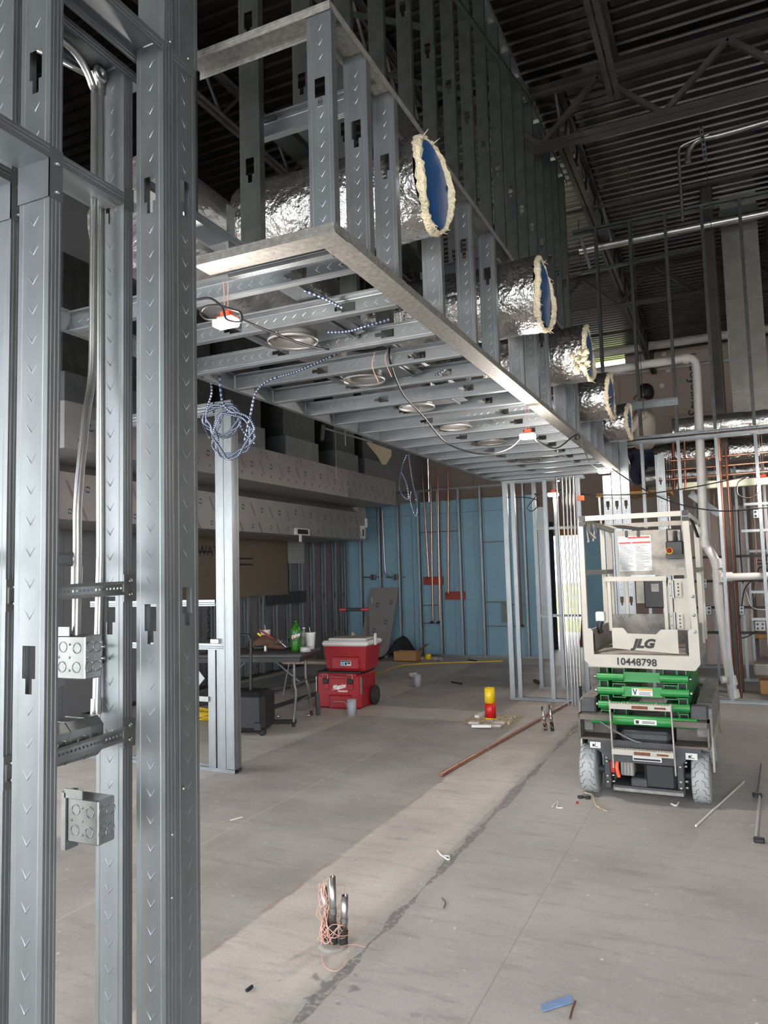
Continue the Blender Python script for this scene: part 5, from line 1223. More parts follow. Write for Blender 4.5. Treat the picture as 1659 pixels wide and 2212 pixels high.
for k in range(9):
    q = tp(0.05+0.09*rnd.random(), -0.06*rnd.random()-0.02, 0.02+0.09*rnd.random()); MB().tube([q, q+Vector((0.01, 0, 0.012))], 0.007, 6).build('buckle', 'emt', tl)
p = tpos(700, 1398)
# black rolling case
bc = thing('rolling_case', 'black rolling tool case with its pull handle raised beside the post', 'case', (-4.40, 6.30, 0), rz=math.radians(12), local=True)
MB().bbox(-0.27, -0.17, 0.04, 0.20, 0.17, 0.42, 0.045).build('shell', 'black_plastic', bc)
MB().box(-0.20, -0.178, 0.30, -0.06, -0.168, 0.315).build('latch', 'galv', bc)
MB().tube([(-0.18, 0.0, 0.40), (-0.18, 0.02, 0.90), (-0.16, 0.02, 0.96), (-0.02, 0.02, 0.96), (0.0, 0.02, 0.90), (0.0, 0.0, 0.40)], 0.016, 8).build('pull_handle', 'black_plastic', bc)
for x in (-0.25, 0.16): MB().lathe([(0.0, -0.015), (0.035, -0.015), (0.035, 0.015), (0.0, 0.015)], 16, (x, -0.10, 0.035), 'y').build('wheel', 'black_rubber', bc)
MB().bbox(0.10, -0.185, 0.06, 0.18, -0.165, 0.14, 0.008).build('corner_guard', 'black_plastic', bc)
bk = thing('floor_bracket', 'black steel bracket bar lying beside the rolling case', 'bracket', (-4.3, 7.1, 0))
MB().bar((-4.62, 6.75, 0.12), (-4.25, 7.35, 0.23), 0.03, 0.04).build('bar', 'black_plastic', bk)
MB().bar((-4.25, 7.35, 0.24), (-4.22, 7.32, 0.0), 0.04, 0.04).build('upright', 'black_plastic', bk); MB().bar((-4.55, 6.72, 0.02), (-4.22, 6.85, 0.02), 0.05, 0.04).build('foot', 'black_plastic', bk)
# bundle of studs lying on the floor
for k in range(14):
    y = 7.4+0.09*(k % 4); z = 0.0+0.034*(k//7); x0 = -6.30+0.10*(k % 7)+0.05*(k//7)
    o = inst(stud_mesh(2.3-0.05*(k % 4), 0.09, 0.032, m='stud_lit'), 'loose_stud', None, (x0, y, z+0.001), Vector((0.06, 1.0, 0)), Vector((-1.0, 0.06, 0)))
    tag(o, 'loose steel stud lying in the pile under the wall behind the table', 'stud', 'loose studs piled on the floor')
# tan bench behind the table
bn = thing('folding_bench', 'tan folding bench standing behind the dark table', 'bench', (-4.95, 8.6, 0), rz=math.radians(10), local=True)
MB().bbox(-0.45, -0.15, 0.40, 0.45, 0.15, 0.44, 0.012).build('seat', 'bench_tan', bn)
for x in (-0.36, 0.36):
    for s in (-1, 1): MB().tube([(x, s*0.1, 0.41), (x+0.08*(1 if x > 0 else -1), s*0.14, 0.0)], 0.011, 8).build('leg', 'leg_grey', bn)
    MB().tube([(x+0.04*(1 if x > 0 else -1), -0.12, 0.2), (x+0.04*(1 if x > 0 else -1), 0.12, 0.2)], 0.009, 8).build('leg_brace', 'leg_grey', bn)
MB().bar((0.30, 0.1, 0.40), (0.47, 0.1, 0.78), 0.05, 0.03, up=YP).build('folded_leaf', 'bench_tan', bn)

# red tool chest and cooler
pk = thing('tool_chest', 'red rolling tool chest on the floor under the red cooler', 'tool chest', (-4.20, 7.98, 0), rz=math.radians(4), local=True)
MB().bbox(-0.29, -0.24, 0.0, 0.27, 0.24, 0.40, 0.025).build('body', 'red_plastic', pk)
MB().bbox(-0.28, -0.235, 0.395, 0.265, 0.235, 0.425, 0.01).build('lid', 'black_plastic', pk)
MB().bbox(-0.25, -0.262, 0.365, 0.23, -0.235, 0.405, 0.008).bbox(-0.12, -0.262, 0.34, 0.12, -0.235, 0.40, 0.008).build('front_lip', 'red_plastic', pk)
for x in (-0.165, 0.145):
    o = MB().bbox(x-0.034, -0.268, 0.285, x+0.034, -0.24, 0.345, 0.008).build('latch', 'black_plastic', pk)
    MB().tube([(x-0.032, -0.262, 0.34), (x-0.032, -0.265, 0.395), (x+0.032, -0.265, 0.395), (x+0.032, -0.262, 0.34)], 0.004, 6).build('latch_bail', 'emt', o)
    MB().bbox(x-0.04, -0.25, 0.215, x+0.04, -0.235, 0.285, 0.006).build('latch_pad', 'red_plastic', o)
for x in (-0.292, 0.272): MB().box(x-0.006, -0.235, 0.17, x+0.006, -0.20, 0.36).build('side_rod', 'emt', pk)
MB().bbox(-0.13, -0.255, 0.005, 0.16, -0.235, 0.16, 0.015).build('front_panel', 'red_plastic', pk)
MB().tube(smooth_path([(-0.09, -0.258, 0.02), (-0.085, -0.262, 0.07), (-0.05, -0.264, 0.085), (0.05, -0.264, 0.085), (0.085, -0.262, 0.07), (0.09, -0.258, 0.02)], 5), 0.0055, 6).build('front_handle', 'emt', pk)
text('Milwaukee', 0.062, 'print_white', frame((0.0, -0.2415, 0.255), (1, 0, 0.16), (0, 0, 1)), pk, bold=0.0012, shear=0.35, wx=0.62)
MB().prism([(-0.105, 0.205), (-0.03, 0.223), (-0.025, 0.215), (0.10, 0.25), (0.0, 0.232), (-0.01, 0.24)], -0.243, -0.2405, 'y').build('lightning_mark', 'print_white', pk)
text('PACKOUT', 0.026, 'print_white', frame((0.045, -0.2415, 0.20), XP, UP), pk, bold=0.0008, shear=0.2)
MB().lathe([(0.0, -0.025), (0.10, -0.025), (0.115, -0.012), (0.115, 0.012), (0.10, 0.025), (0.0, 0.025)], 24, (0.30, 0.12, 0.115), 'x').build('wheel', 'black_rubber', pk)
MB().lathe([(0.0, 0.027), (0.06, 0.027), (0.07, 0.02)], 16, (0.30, 0.12, 0.115), 'x').build('hub', 'lift_dark', pk)
MB().bbox(-0.32, -0.235, 0.0, -0.28, -0.1, 0.17, 0.012).build('foot', 'red_plastic', pk)
for x in (-0.185, 0.165): MB().tube([(x, 0.27, 0.30), (x, 0.28, 1.10)], 0.012, 8).build('pull_tube', 'black_plastic', pk)
MB().bbox(-0.21, 0.25, 1.09, 0.19, 0.30, 1.125, 0.012).build('pull_grip', 'red_plastic', pk); MB().bbox(-0.12, 0.247, 1.085, 0.10, 0.303, 1.128, 0.012).build('grip_pad', 'black_rubber', pk)
co = thing('cooler', 'red cooler with a white lid sitting on the red tool chest', 'cooler', (-4.13, 7.98, 0.4255), rz=math.radians(4), local=True)
b = MB(); x0, x1, y0, y1 = -0.24, 0.25, -0.20, 0.20
lv = [(0.0, 0.02), (0.03, 0.005), (0.26, -0.02), (0.285, -0.022)]
ids = []
for z, q in lv: ids.append(b.pts([(x0+q, y0+q, z), (x1-q, y0+q, z), (x1-q, y1-q, z), (x0+q, y1-q, z)]))
for k in range(3):
    for j in range(4): b.face((ids[k]+j, ids[k]+(j+1) % 4, ids[k+1]+(j+1) % 4, ids[k+1]+j))
b.face([ids[0]+3, ids[0]+2, ids[0]+1, ids[0]]); b.face([ids[3]+j for j in range(4)])
b.build('body', 'red_plastic', co)
MB().bbox(-0.17, -0.232, 0.02, 0.18, -0.185, 0.17, 0.014).build('front_panel', 'red_plastic', co)
MB().bbox(-0.285, -0.24, 0.285, 0.295, 0.24, 0.345, 0.018).build('lid', 'white_plastic', co)
MB().bbox(-0.23, -0.19, 0.345, 0.25, 0.19, 0.372, 0.015).build('lid_top', 'white_plastic', co)
MB().box(-0.21, -0.17, 0.372, 0.23, 0.17, 0.3735).build('lid_inset', 'bench_tan', co)
MB().bbox(0.292, -0.03, 0.28, 0.312, 0.03, 0.42, 0.008).build('swing_handle', 'white_plastic', co); MB().bbox(-0.31, -0.03, 0.16, -0.27, 0.02, 0.19, 0.006).build('handle_pin', 'white_plastic', co)
d = MB().box(-0.045, -0.2345, 0.065, 0.085, -0.2325, 0.125).build('sticker', 'decal_white', co)
MB().box(-0.038, -0.236, 0.068, -0.002, -0.2347, 0.108).build('sticker_blue', 'decal_blue', d)
MB().box(-0.043, -0.236, 0.11, 0.083, -0.2347, 0.122).box(0.008, -0.236, 0.072, 0.032, -0.2347, 0.104).box(0.042, -0.236, 0.085, 0.075, -0.2347, 0.104).build('sticker_print', 'ink', d)

# ---------------------------------------------------------------- along the blue wall
pl = thing('steel_panel', 'stainless panel in printed film leaning against the blue wall', 'panel', (-5.9, 12.8, 0))
a, c, d0, e = Vector((-6.28, 12.99, 1.27)), Vector((-5.70, 12.99, 1.28)), Vector((-5.80, 12.60, 0.0)), Vector((-6.42, 12.60, 0.0))
nn = (c-a).cross(e-a).normalized()*0.012
b = MB(); i = b.pts([a, c, d0, e, a+nn, c+nn, d0+nn, e+nn])
for q in ((0, 3, 2, 1), (4, 5, 6, 7), (0, 1, 5, 4), (1, 2, 6, 5), (2, 3, 7, 6), (3, 0, 4, 7)): b.face([i+k for k in q])
b.build('sheet', 'film', pl)
sg = 1 if nn.y < 0 else 0
for u, v in ((0.35, 0.25), (0.82, 0.22), (0.4, 0.62), (0.75, 0.5), (0.3, 0.9), (0.7, 0.8)):
    q = a.lerp(c, u).lerp(e.lerp(d0, u), v)+(nn*1.15 if sg else -nn*0.15); b = MB()
    for a0 in (0.3, 0.3+PI):
        for k in range(6):
            A = [a0+2.3*k/6, a0+2.3*(k+1)/6]
            b.poly([q+Vector((rr*math.cos(t), 0.30*rr*math.sin(t), rr*math.sin(t)*0.95)) for rr, t in ((0.04, A[0]), (0.04, A[1]), (0.024, A[1]), (0.024, A[0]))])
    b.build('film_print', 'ink_blue', pl)
for u, v in ((0.1, 0.2),):
    q = a.lerp(c, u).lerp(e.lerp(d0, u), v)+nn*1.4; MB().tube([q+Vector((0, 0, 0.08)), q+Vector((0.02, -0.02, 0)), q+Vector((0, 0, -0.08))], 0.012, 6).build('handle', 'emt', pl)
# crumpled black mat
b = MB(); n, m = 14, 10; rnd = random.Random(12); ids = []
for i in range(n):
    for j in range(m):
        u, v = i/(n-1), j/(m-1)
        h = 0.02+0.40*math.exp(-((u-0.62)/0.22)**2)*(0.35+0.65*v)+0.03*math.sin(9*u+5*v)
        ids.append(b.pts([(-6.0+0.66*u+0.06*v, 12.15+0.38*u+0.32*v-0.08*math.sin(6*u), max(0.004, h))]))
for i in range(n-1):
    for j in range(m-1):
        q = [ids[i*m+j], ids[(i+1)*m+j], ids[(i+1)*m+j+1], ids[i*m+j+1]]; b.face(q, True)
mo = one(b, 'rubber_mat', 'black_rubber', 'crumpled black rubber mat heaped at the foot of the blue wall', 'mat')
so = mo.modifiers.new('thick', 'SOLIDIFY'); so.thickness = 0.008; so.offset = 1
cbx = thing('open_carton', 'small open cardboard carton beside the black mat', 'box', (-5.25, 12.45, 0)); cbx.location.y -= 0.24
MB().box(-5.47, 12.40, 0, -5.05, 12.41, 0.17).box(-5.47, 12.62, 0, -5.05, 12.63, 0.17).box(-5.47, 12.41, 0, -5.46, 12.62, 0.17).box(-5.06, 12.41, 0, -5.05, 12.62, 0.17).box(-5.47, 12.40, 0, -5.05, 12.63, 0.01).build('carton', 'cardboard', cbx)
MB().poly([(-5.05, 12.41, 0.17), (-5.05, 12.62, 0.17), (-4.87, 12.62, 0.30), (-4.87, 12.41, 0.30)]).build('flap', 'cardboard', cbx)
# conduits and boxes on the blue wall
for k, x in enumerate((-6.32, -5.86)):
    p = at((806, 855)[k], 1247, Y=YW-0.03)
    t = thing('wall_box', ['left', 'right'][k]+' of the two metal boxes on the blue wall', 'electrical box', (p.x, YW-0.06, p.z-0.06))
    MB().bbox(p.x-0.055, YW-0.06, p.z-0.055, p.x+0.055, YW-0.004, p.z+0.055, 0.005).build('housing', 'steel_box', t)
    MB().box(p.x-0.02, YW-0.063, p.z-0.05, p.x+0.02, YW-0.06, p.z+0.05).build('cover', 'galv_dull', t)
    MB().tube([(p.x-0.2, YW-0.03, p.z), (p.x-0.055, YW-0.03, p.z)], 0.012, 8).build('connector', 'emt', t); MB().tube([(p.x+0.055, YW-0.03, p.z), (p.x+0.2, YW-0.03, p.z)], 0.012, 8).build('connector', 'emt', t)
P = [at(828, y, Y=YW-0.03) for y in (1100, 1225)]; pm = at(828, 1247, Y=YW-0.03)
one(MB().tube([(P[0].x-0.03, YW-0.03, 2.75), (P[0].x, YW-0.03, pm.z+0.2)], 0.014, 8).tube(smooth_path([(P[0].x, YW-0.03, pm.z+0.2), (P[0].x+0.02, YW-0.03, pm.z+0.07), (P[0].x+0.1, YW-0.03, pm.z), (P[0].x+0.2, YW-0.03, pm.z)], 5), 0.014, 8), 'wall_conduit', 'emt', 'conduit dropping between the two boxes on the blue wall', 'conduit')
for k, (xt, xb, yb) in enumerate(((913, 928, 1250), (931, 937, 1345), (947, 951, 1345), (969, 970, 1285))):
    a, c = at(xt, 1010, Y=YW-0.05), at(xb, yb, Y=YW-0.05)
    lab = ['leftmost copper pipe on the blue wall, ending at the upper red board', 'second copper pipe from the left on the blue wall', 'third copper pipe from the left on the blue wall', 'fourth copper pipe on the blue wall, ending at the lower red board'][k]
    t = thing('copper_pipe', lab, 'pipe', (c.x, YW-0.085, c.z))
    MB().tube([(a.x, YW-0.085, a.z), (c.x, YW-0.085, c.z)], 0.014, 8).build('tube', 'copper', t)
    MB().tube([(c.x, YW-0.085, c.z+0.02), (c.x-0.04, YW-0.11, c.z)], 0.022, 8).build('stub_elbow', 'copper_dull' if k in (0, 3) else 'black_rubber', t)
a, c = at(1116, 1045, Y=YW-0.08), at(1127, 1352, Y=YW-0.08)
t = thing('copper_pipe', 'rightmost copper pipe on the blue wall behind the door framing', 'pipe', (c.x, YW-0.08, c.z))
MB().tube([a, c], 0.014, 8).build('tube', 'copper_dull', t); MB().tube([c, c+Vector((0.03, -0.02, 0))], 0.022, 8).build('stub_elbow', 'black_rubber', t)
a = at(1125, 1158, Y=9.6)
# step ladder beyond
ld = thing('step_ladder', 'red fibreglass ladder standing in the bright far doorway', 'ladder', (-2.45, 15.4, 0))
for xa, xb in ((-2.78, -2.62), (-2.27, -2.43)): MB().bar((xa, 15.2, 0.0), (xb, 15.6, 2.35), 0.03, 0.06).build('rail', 'red_wood', ld)
for k in range(7):
    z = 0.3+0.3*k; q = z/2.35; MB().box(-2.78+0.16*q, 15.18+0.4*q, z, -2.27-0.16*q, 15.25+0.4*q, z+0.025).build('step', 'galv', ld)
for xa, xb in ((-2.76, -2.62), (-2.29, -2.43)): MB().bar((xa, 16.2, 0.0), (xb, 15.66, 2.35), 0.025, 0.04).build('rear_rail', 'orange', ld)
MB().box(-2.65, 15.5, 2.35, -2.40, 15.75, 2.40).build('ladder_top', 'black_plastic', ld)

# ================================================================ loose things on the floor
def stub(label, px, py, r, h, m, tilt=(0, 0)):
    p = at(px, py, z=0); q = p+Vector((tilt[0], tilt[1], h))
    return one(MB().pipe(p, q, r, r*0.12, 18), 'pipe_stub', m, label, 'pipe')
stub('grey plastic pipe stub in the floor in front of the red tool chest', 760, 1545, 0.052, 0.17, 'pvc_grey')
stub('grey plastic pipe stub in the open floor near the blue wall', 902, 1483, 0.052, 0.16, 'pvc_grey')
p = at(1060, 1556, z=0)
ws = thing('wrapped_pipe', 'floor pipe wrapped in yellow and red tape in a dug-out hole', 'pipe', tuple(p))
MB().pipe(p+Vector((0, 0, 0.175)), p+Vector((0, 0, 0.33)), 0.054, 0.006, 18).build('yellow_wrap', 'yellow_tape', ws)
MB().pipe(p+Vector((0, 0, 0.03)), p+Vector((0.002, 0, 0.178)), 0.056, 0.008, 18).build('red_wrap', 'red_tape', ws)
MB().pipe(p+Vector((0, 0, 0.0)), p+Vector((0, 0, 0.035)), 0.055, 0.006, 18).build('yellow_base', 'yellow_tape', ws)
pit = thing('rubble_patch', 'square patch of broken concrete and gravel around the taped pipe', 'rubble', tuple(p))
b = MB(); rnd = random.Random(6); n = 16; ids = []
for i in range(n):
    for j in range(n): ids.append(b.pts([(p.x-0.26+0.54*i/(n-1), p.y-0.28+0.56*j/(n-1), 0.002+(0.03*rnd.random()*math.sin(PI*i/(n-1))*math.sin(PI*j/(n-1))))]))
for i in range(n-1):
    for j in range(n-1): b.face((ids[i*n+j], ids[(i+1)*n+j], ids[(i+1)*n+j+1], ids[i*n+j+1]))
b.build('gravel_bed', 'gravel', pit)
rnd = random.Random(10)
b = MB()
for k in range(90):
    a, c = rnd.uniform(0.02, 0.24), rnd.uniform(-0.2, 0.22); s = rnd.uniform(0.006, 0.016); q = p+Vector((a, c, 0.018))
    b.bbox(q.x-s, q.y-s, 0.0, q.x+s, q.y+s, 0.012+s*1.6, s*0.4)
g = b.build('gravel', 'gravel', pit); g['kind'] = 'stuff'
for x0, y0, x1, y1 in ((1030, 1548, 1052, 1538), (1020, 1568, 1062, 1568)):
    a, c = at(x0, y0, z=0.02), at(x1, y1, z=0.03); MB().bar(a, c, 0.05, 0.025).build('concrete_chunk', 'cup_foam', pit)
for x0, y0 in ((1080, 1560), (1072, 1566), (1025, 1560)):
    a = at(x0, y0, z=0.02); MB().bbox(a.x-0.06, a.y-0.05, 0.0, a.x+0.06, a.y+0.05, 0.03, 0.012).build('concrete_chunk', 'rubble', pit)
p = at(925, 1424, z=0)
t = thing('capped_pipe', 'short yellow capped pipe near the foot of the blue wall', 'pipe', tuple(p))
MB().pipe(p, p+Vector((0, 0, 0.09)), 0.055, 0.006, 16).build('cap', 'yellow_tape', t)
b = MB()
for k in range(40):
    a, c = rnd.uniform(-0.3, 0.3), rnd.uniform(-0.12, 0.2); s = rnd.uniform(0.012, 0.03); b.bbox(p.x+a-s, p.y+c-s, 0, p.x+a+s, p.y+c+s, s, s*0.3)
g = b.build('rubble', 'rubble', t); g['kind'] = 'stuff'
# conduit stubs with pink pull string
def conduit_stubs(label, spec, base, strings, seed):
    t = thing('conduit_stubs', label, 'conduit', tuple(base))
    for dx, dy, h, tx, ty in spec:
        a = base+Vector((dx, dy, 0)); q = a+Vector((tx, ty, h))
        MB().pipe(a.lerp(q, 0.25), q, 0.0145, 0.002, 14).build('stub', 'emt', t)
        MB().tube([a, a.lerp(q, 0.3)], 0.0175, 12).build('tarred_base', 'black_rubber', t)
        MB().tube([a.lerp(q, 0.46), a.lerp(q, 0.54)], 0.0165, 12).build('coupling', 'steel_box', t)
    rnd = random.Random(seed)
    for k in range(strings):
        mode = k % 4; ps = []
        if mode == 0:                    # wound low around the stubs
            a0 = rnd.uniform(0, 6.28)
            for j in range(9):
                an = a0+j*0.9; rr = rnd.uniform(0.04, 0.07); ps.append(base+Vector((rr*math.cos(an), rr*math.sin(an), 0.03+0.07*rnd.random())))
        elif mode in (1, 2):             # running up the left stub
            for j in range(7): ps.append(base+Vector((-0.035+rnd.uniform(-0.025, 0.025), -0.02+rnd.uniform(-0.03, 0.02), 0.02+0.038*j+rnd.uniform(-.012, .012))))
        else:                            # loose loops springing out
            a0 = rnd.uniform(0, 6.28); R = rnd.uniform(0.05, 0.10); h0 = rnd.uniform(0.16, 0.30)
            for j in range(8):
                q = j/7; w = rnd.uniform(0.75, 1.25); ps.append(base+Vector((R*w*math.sin(PI*q)*math.cos(a0+0.7*q), R*w*math.sin(PI*q)*math.sin(a0+0.7*q), max(0.006, h0*(1-q)+0.04*math.sin(4*q)))))
        MB().tube(smooth_path(ps, 5), 0.0015, 5).build('pull_string', 'pink_string', t)
    return t
bs = at(722, 2040, z=0)
cs = conduit_stubs('three upright conduit stubs tangled in pink pull string on the near floor', ((-0.045, 0.02, 0.215, -0.01, 0), (0.0, -0.005, 0.275, 0.0, 0.0), (0.038, 0.01, 0.20, 0.012, 0)), bs, 17, 3)
lp = [at(x, y, z=0.006) for x, y in ((695, 2060), (700, 2085), (722, 2098), (745, 2085), (750, 2062))]
MB().tube(smooth_path(lp, 5), 0.0015, 5).build('pull_string', 'pink_string', cs)
lp = [at(x, y, z=zz) for x, y, zz in ((735, 2045, 0.05), (760, 2040, 0.03), (790, 2046, 0.006))]
MB().tube(smooth_path(lp, 5), 0.0015, 5).build('pull_string', 'pink_string', cs)
MB().lathe([(0.065, 0.0005), (0.04, 0.005), (0.0, 0.008)], 14, bs+Vector((0.0, -0.01, 0))).build('mortar_patch', 'mortar', cs)
bs2 = at(1186, 1578, z=0)
cs2 = conduit_stubs('two leaning conduit stubs beside the copper pipe, in front of the door framing', ((-0.03, 0.0, 0.22, -0.03, 0.02), (0.035, -0.01, 0.24, -0.02, 0.02)), bs2, 3, 5)
a, c = at(952, 1674, z=0.016), at(1236, 1514, z=0.016)
one(MB().tube([a, c], 0.0155, 12), 'copper_tube', 'copper', 'long copper tube lying diagonally across the floor', 'pipe')
a, c = at(1503, 1784, z=0.006), at(1607, 1689, z=0.006)
one(MB().tube([a, c], 0.006, 8), 'white_rod', 'white_plastic', 'thin bright rod lying on the floor right of the lift', 'rod')
rp = thing('clamp_rod', 'dark rod with two black clamps lying at the right edge of the floor', 'clamp', tuple(at(1637, 1720, z=0)))
MB().tube([at(1643, 1650, z=0.01), at(1634, 1722, z=0.012)], 0.006, 8).build('rod', 'galv_dull', rp); MB().tube([at(1641, 1718, z=0.012), at(1633, 1815, z=0.012)], 0.0075, 8).build('rod', 'tape_grey', rp)
for px, py in ((1636, 1722), (1640, 1820)):
    q = at(px, py, z=0); MB().bbox(q.x-0.028, q.y-0.02, 0.001, q.x+0.028, q.y+0.02, 0.028, 0.006).build('clamp_head', 'black_plastic', rp)
q = at(1262, 1725, z=0)
sg = thing('dark_glasses', 'pair of black safety glasses on the floor by the left lift wheel', 'glasses', tuple(q))
for s in (-1, 1): MB().lathe([(0.0, 0.0), (0.018, 0.002), (0.02, 0.014), (0.0, 0.016)], 12, q+Vector((s*0.024, 0, 0))).build('lens', 'black_plastic', sg)
MB().box(q.x-0.01, q.y-0.004, 0.004, q.x+0.01, q.y+0.004, 0.012).build('bridge', 'black_plastic', sg)
q = at(1247, 1736, z=0); one(MB().bbox(q.x-0.008, q.y-0.008, 0, q.x+0.008, q.y+0.008, 0.014, 0.003), 'red_wire_nut', 'red_plastic', 'tiny red wire nut on the floor beside the safety glasses', 'wire nut')
rnd = random.Random(21)
q = [at(x, y, z=0.002) for x, y in ((1168, 2172), (1232, 2150), (1238, 2166), (1172, 2186))]
b = MB(); i = b.pts(q+[v+Vector((0, 0, 0.003)) for v in q])
for f in ((0, 3, 2, 1), (4, 5, 6, 7), (0, 1, 5, 4), (1, 2, 6, 5), (2, 3, 7, 6), (3, 0, 4, 7)): b.face([i+k for k in f])
one(b, 'blue_tape', 'blue_tape', 'torn strip of blue tape stuck to the near floor', 'tape')
for k, (pts, m, lab, r) in enumerate(((((1231, 2201), (1236, 2180), (1243, 2162)), 'rust', 'thin rusty wire beside the blue tape', 0.003), (((945, 1837), (955, 1848), (970, 1850), (968, 1857), (952, 1846)), 'white_plastic', 'twisted white paper scrap on the pale floor strip', 0.005), (((1193, 1742), (1205, 1732), (1203, 1744), (1215, 1745)), 'white_plastic', 'bent white strip of trim on the floor left of the lift', 0.004), (((532, 2140), (545, 2130)), 'navy', 'short blue scrap on the floor near the close stud wall', 0.006), (((498, 1772), (524, 1765)), 'white_plastic', 'short pale stick on the floor near the kitchen post', 0.005), (((955, 1940), (962, 1950), (958, 1962)), 'ink_grey', 'curled dark wire beside the dark floor line', 0.003), (((1450, 1736), (1460, 1740), (1466, 1733)), 'white_plastic', 'white curled paper on the floor in front of the lift', 0.006), (((1262, 1712), (1280, 1718), (1288, 1740), (1310, 1752)), 'gravel', 'pale rope end lying beside the left lift wheel', 0.006), (((1230, 1586), (1255, 1570), (1270, 1566)), 'insulation', 'pale string on the floor left of the lift', 0.004), (((975, 1473), (998, 1477)), 'navy', 'dark offcut on the floor near the grey pipe stub', 0.01), (((1012, 1425), (1030, 1428)), 'black_plastic', 'dark offcut at the foot of the blue wall', 0.012), (((1155, 1470), (1165, 1474)), 'leather', 'brown tool handle on the floor by the second door frame', 0.025))):
    one(MB().tube(smooth_path([at(x, y, z=r) for x, y in pts], 4), r, 6), 'floor_scrap', m, lab, 'scrap')
q = at(893, 1460, z=0.03); one(MB().lathe([(0.0, -0.06), (0.03, -0.06), (0.042, 0.05), (0.042, 0.06), (0.0, 0.055)], 14, q+Vector((0, 0, 0.012)), 'x'), 'paper_cup', 'white_plastic', 'tipped white cup lying on the floor near the grey pipe stub', 'cup')
q = at(700, 1552, z=0.02)
for k, (px, py) in enumerate(((602, 1550), (667, 1548))):
    q = at(px, py, z=0); one(MB().lathe([(0.02, 0), (0.02, 0.02), (0.012, 0.03), (0, 0.03)], 10, q), 'floor_fitting', 'emt', ['small shiny fitting on the floor left of the table leg', 'small shiny fitting at the foot of the table leg'][k], 'fitting')
P = smooth_path([at(x, y, z=0.008) for x, y in ((690, 1478), (730, 1470), (790, 1462), (825, 1452), (850, 1442), (880, 1436), (950, 1432), (1085, 1428))], 8)
one(MB().tube(P, 0.009, 6), 'extension_cord', 'yellow', 'yellow extension cord running across the floor to the blue wall', 'cord')
b = MB(); rnd = random.Random(31)
for k in range(14):
    a = at(436, 1553, z=0); R = 0.10+0.05*rnd.random(); b.tube([(a.x+R*math.cos(t)*1.4, a.y+R*math.sin(t), 0.012+0.006*k+0.01*math.sin(3*t+k)) for t in [2*PI*j/20 for j in range(21)]], 0.007, 5, False)
one(b, 'cord_coil', 'yellow', 'coil of yellow cord on the floor behind the kitchen post', 'cord')

# ================================================================ cables and work lights
def mc_path(pts, n=40):
    P = smooth_path(pts, 12); out = [P[0]]; acc = 0; step = 0.008
    for a, c in zip(P[:-1], P[1:]):
        d = (c-a).length; k = max(1, int(d/step))
        for j in range(1, k+1): out.append(a.lerp(c, j/k))
    return out
def mc(label, pts, r=0.0065): return one(MB().tube(mc_path(pts), r, 6, alt=1), 'armoured_cable', ['mc_blue', 'mc_silver'], label, 'cable')
def loop(cx, cy, rx, ry, a0, a1, d, n=10): return [at(cx+rx*(1+0.16*math.sin(1.7*k+a0))*math.cos(a0+(a1-a0)*k/n)+5*math.sin(0.9*k), cy+ry*(1+0.14*math.cos(1.3*k+a0))*math.sin(a0+(a1-a0)*k/n), Y=d+0.006*k) for k in range(n+1)]
mc('blue striped armoured cable coil hanging from the soffit, lower large loops', [at(473, 800, Y=3.35), at(480, 865, Y=3.35), at(500, 890, Y=3.35)]+loop(500, 938, 40, 48, -1.2, -1.2+6*PI, 3.36, 40)+[at(525, 930, Y=3.6), at(550, 958, Y=3.6)])
mc('blue striped armoured cable coil hanging from the soffit, left small loops', [at(453, 800, Y=3.5), at(457, 845, Y=3.5), at(448, 880, Y=3.5)]+loop(480, 908, 36, 34, 3.3, 3.3-6*PI, 3.5, 40)+[at(452, 945, Y=3.5)])
mc('blue striped armoured cable rising from the coil into the soffit', [at(528, 955, Y=3.45), at(540, 900, Y=3.42), at(552, 850, Y=3.40), at(580, 822, Y=3.38), at(640, 803, Y=3.36), at(715, 770, Y=3.35), at(760, 750, Y=3.4)])
mc('blue striped armoured cable under the near box of the soffit', [at(580, 607, Y=2.62), at(640, 622, Y=2.64), at(700, 645, Y=2.70), at(740, 665, Y=2.72)])
mc('blue striped armoured cable sagging beside the first light frame', [at(705, 718, Y=2.95), at(750, 716, Y=2.95), at(790, 705, Y=2.95), at(840, 690, Y=3.0)])
mc('blue striped armoured cable sagging beyond the black cord', [at(868, 802, Y=4.0), at(905, 812, Y=4.0), at(945, 808, Y=4.0), at(975, 785, Y=4.0)])
mc('blue armoured cable coil hanging at the far right end of the hood', [at(880, 980, X=-2.6), at(868, 1010, Y=6.3), at(862, 1050, Y=6.9), at(870, 1070, Y=6.9), at(882, 1077, Y=6.9), at(878, 1045, Y=6.9), at(866, 1018, Y=6.9)])
mc('blue armoured cable with frayed ends hanging in front of the blue wall', [at(882, 980, X=-2.6), at(890, 1040, Y=6.5), at(897, 1070, Y=7.0), at(901, 1100, Y=7.0), at(897, 1115, Y=7.0), at(886, 1080, Y=7.0), at(888, 1062, Y=7.0)])
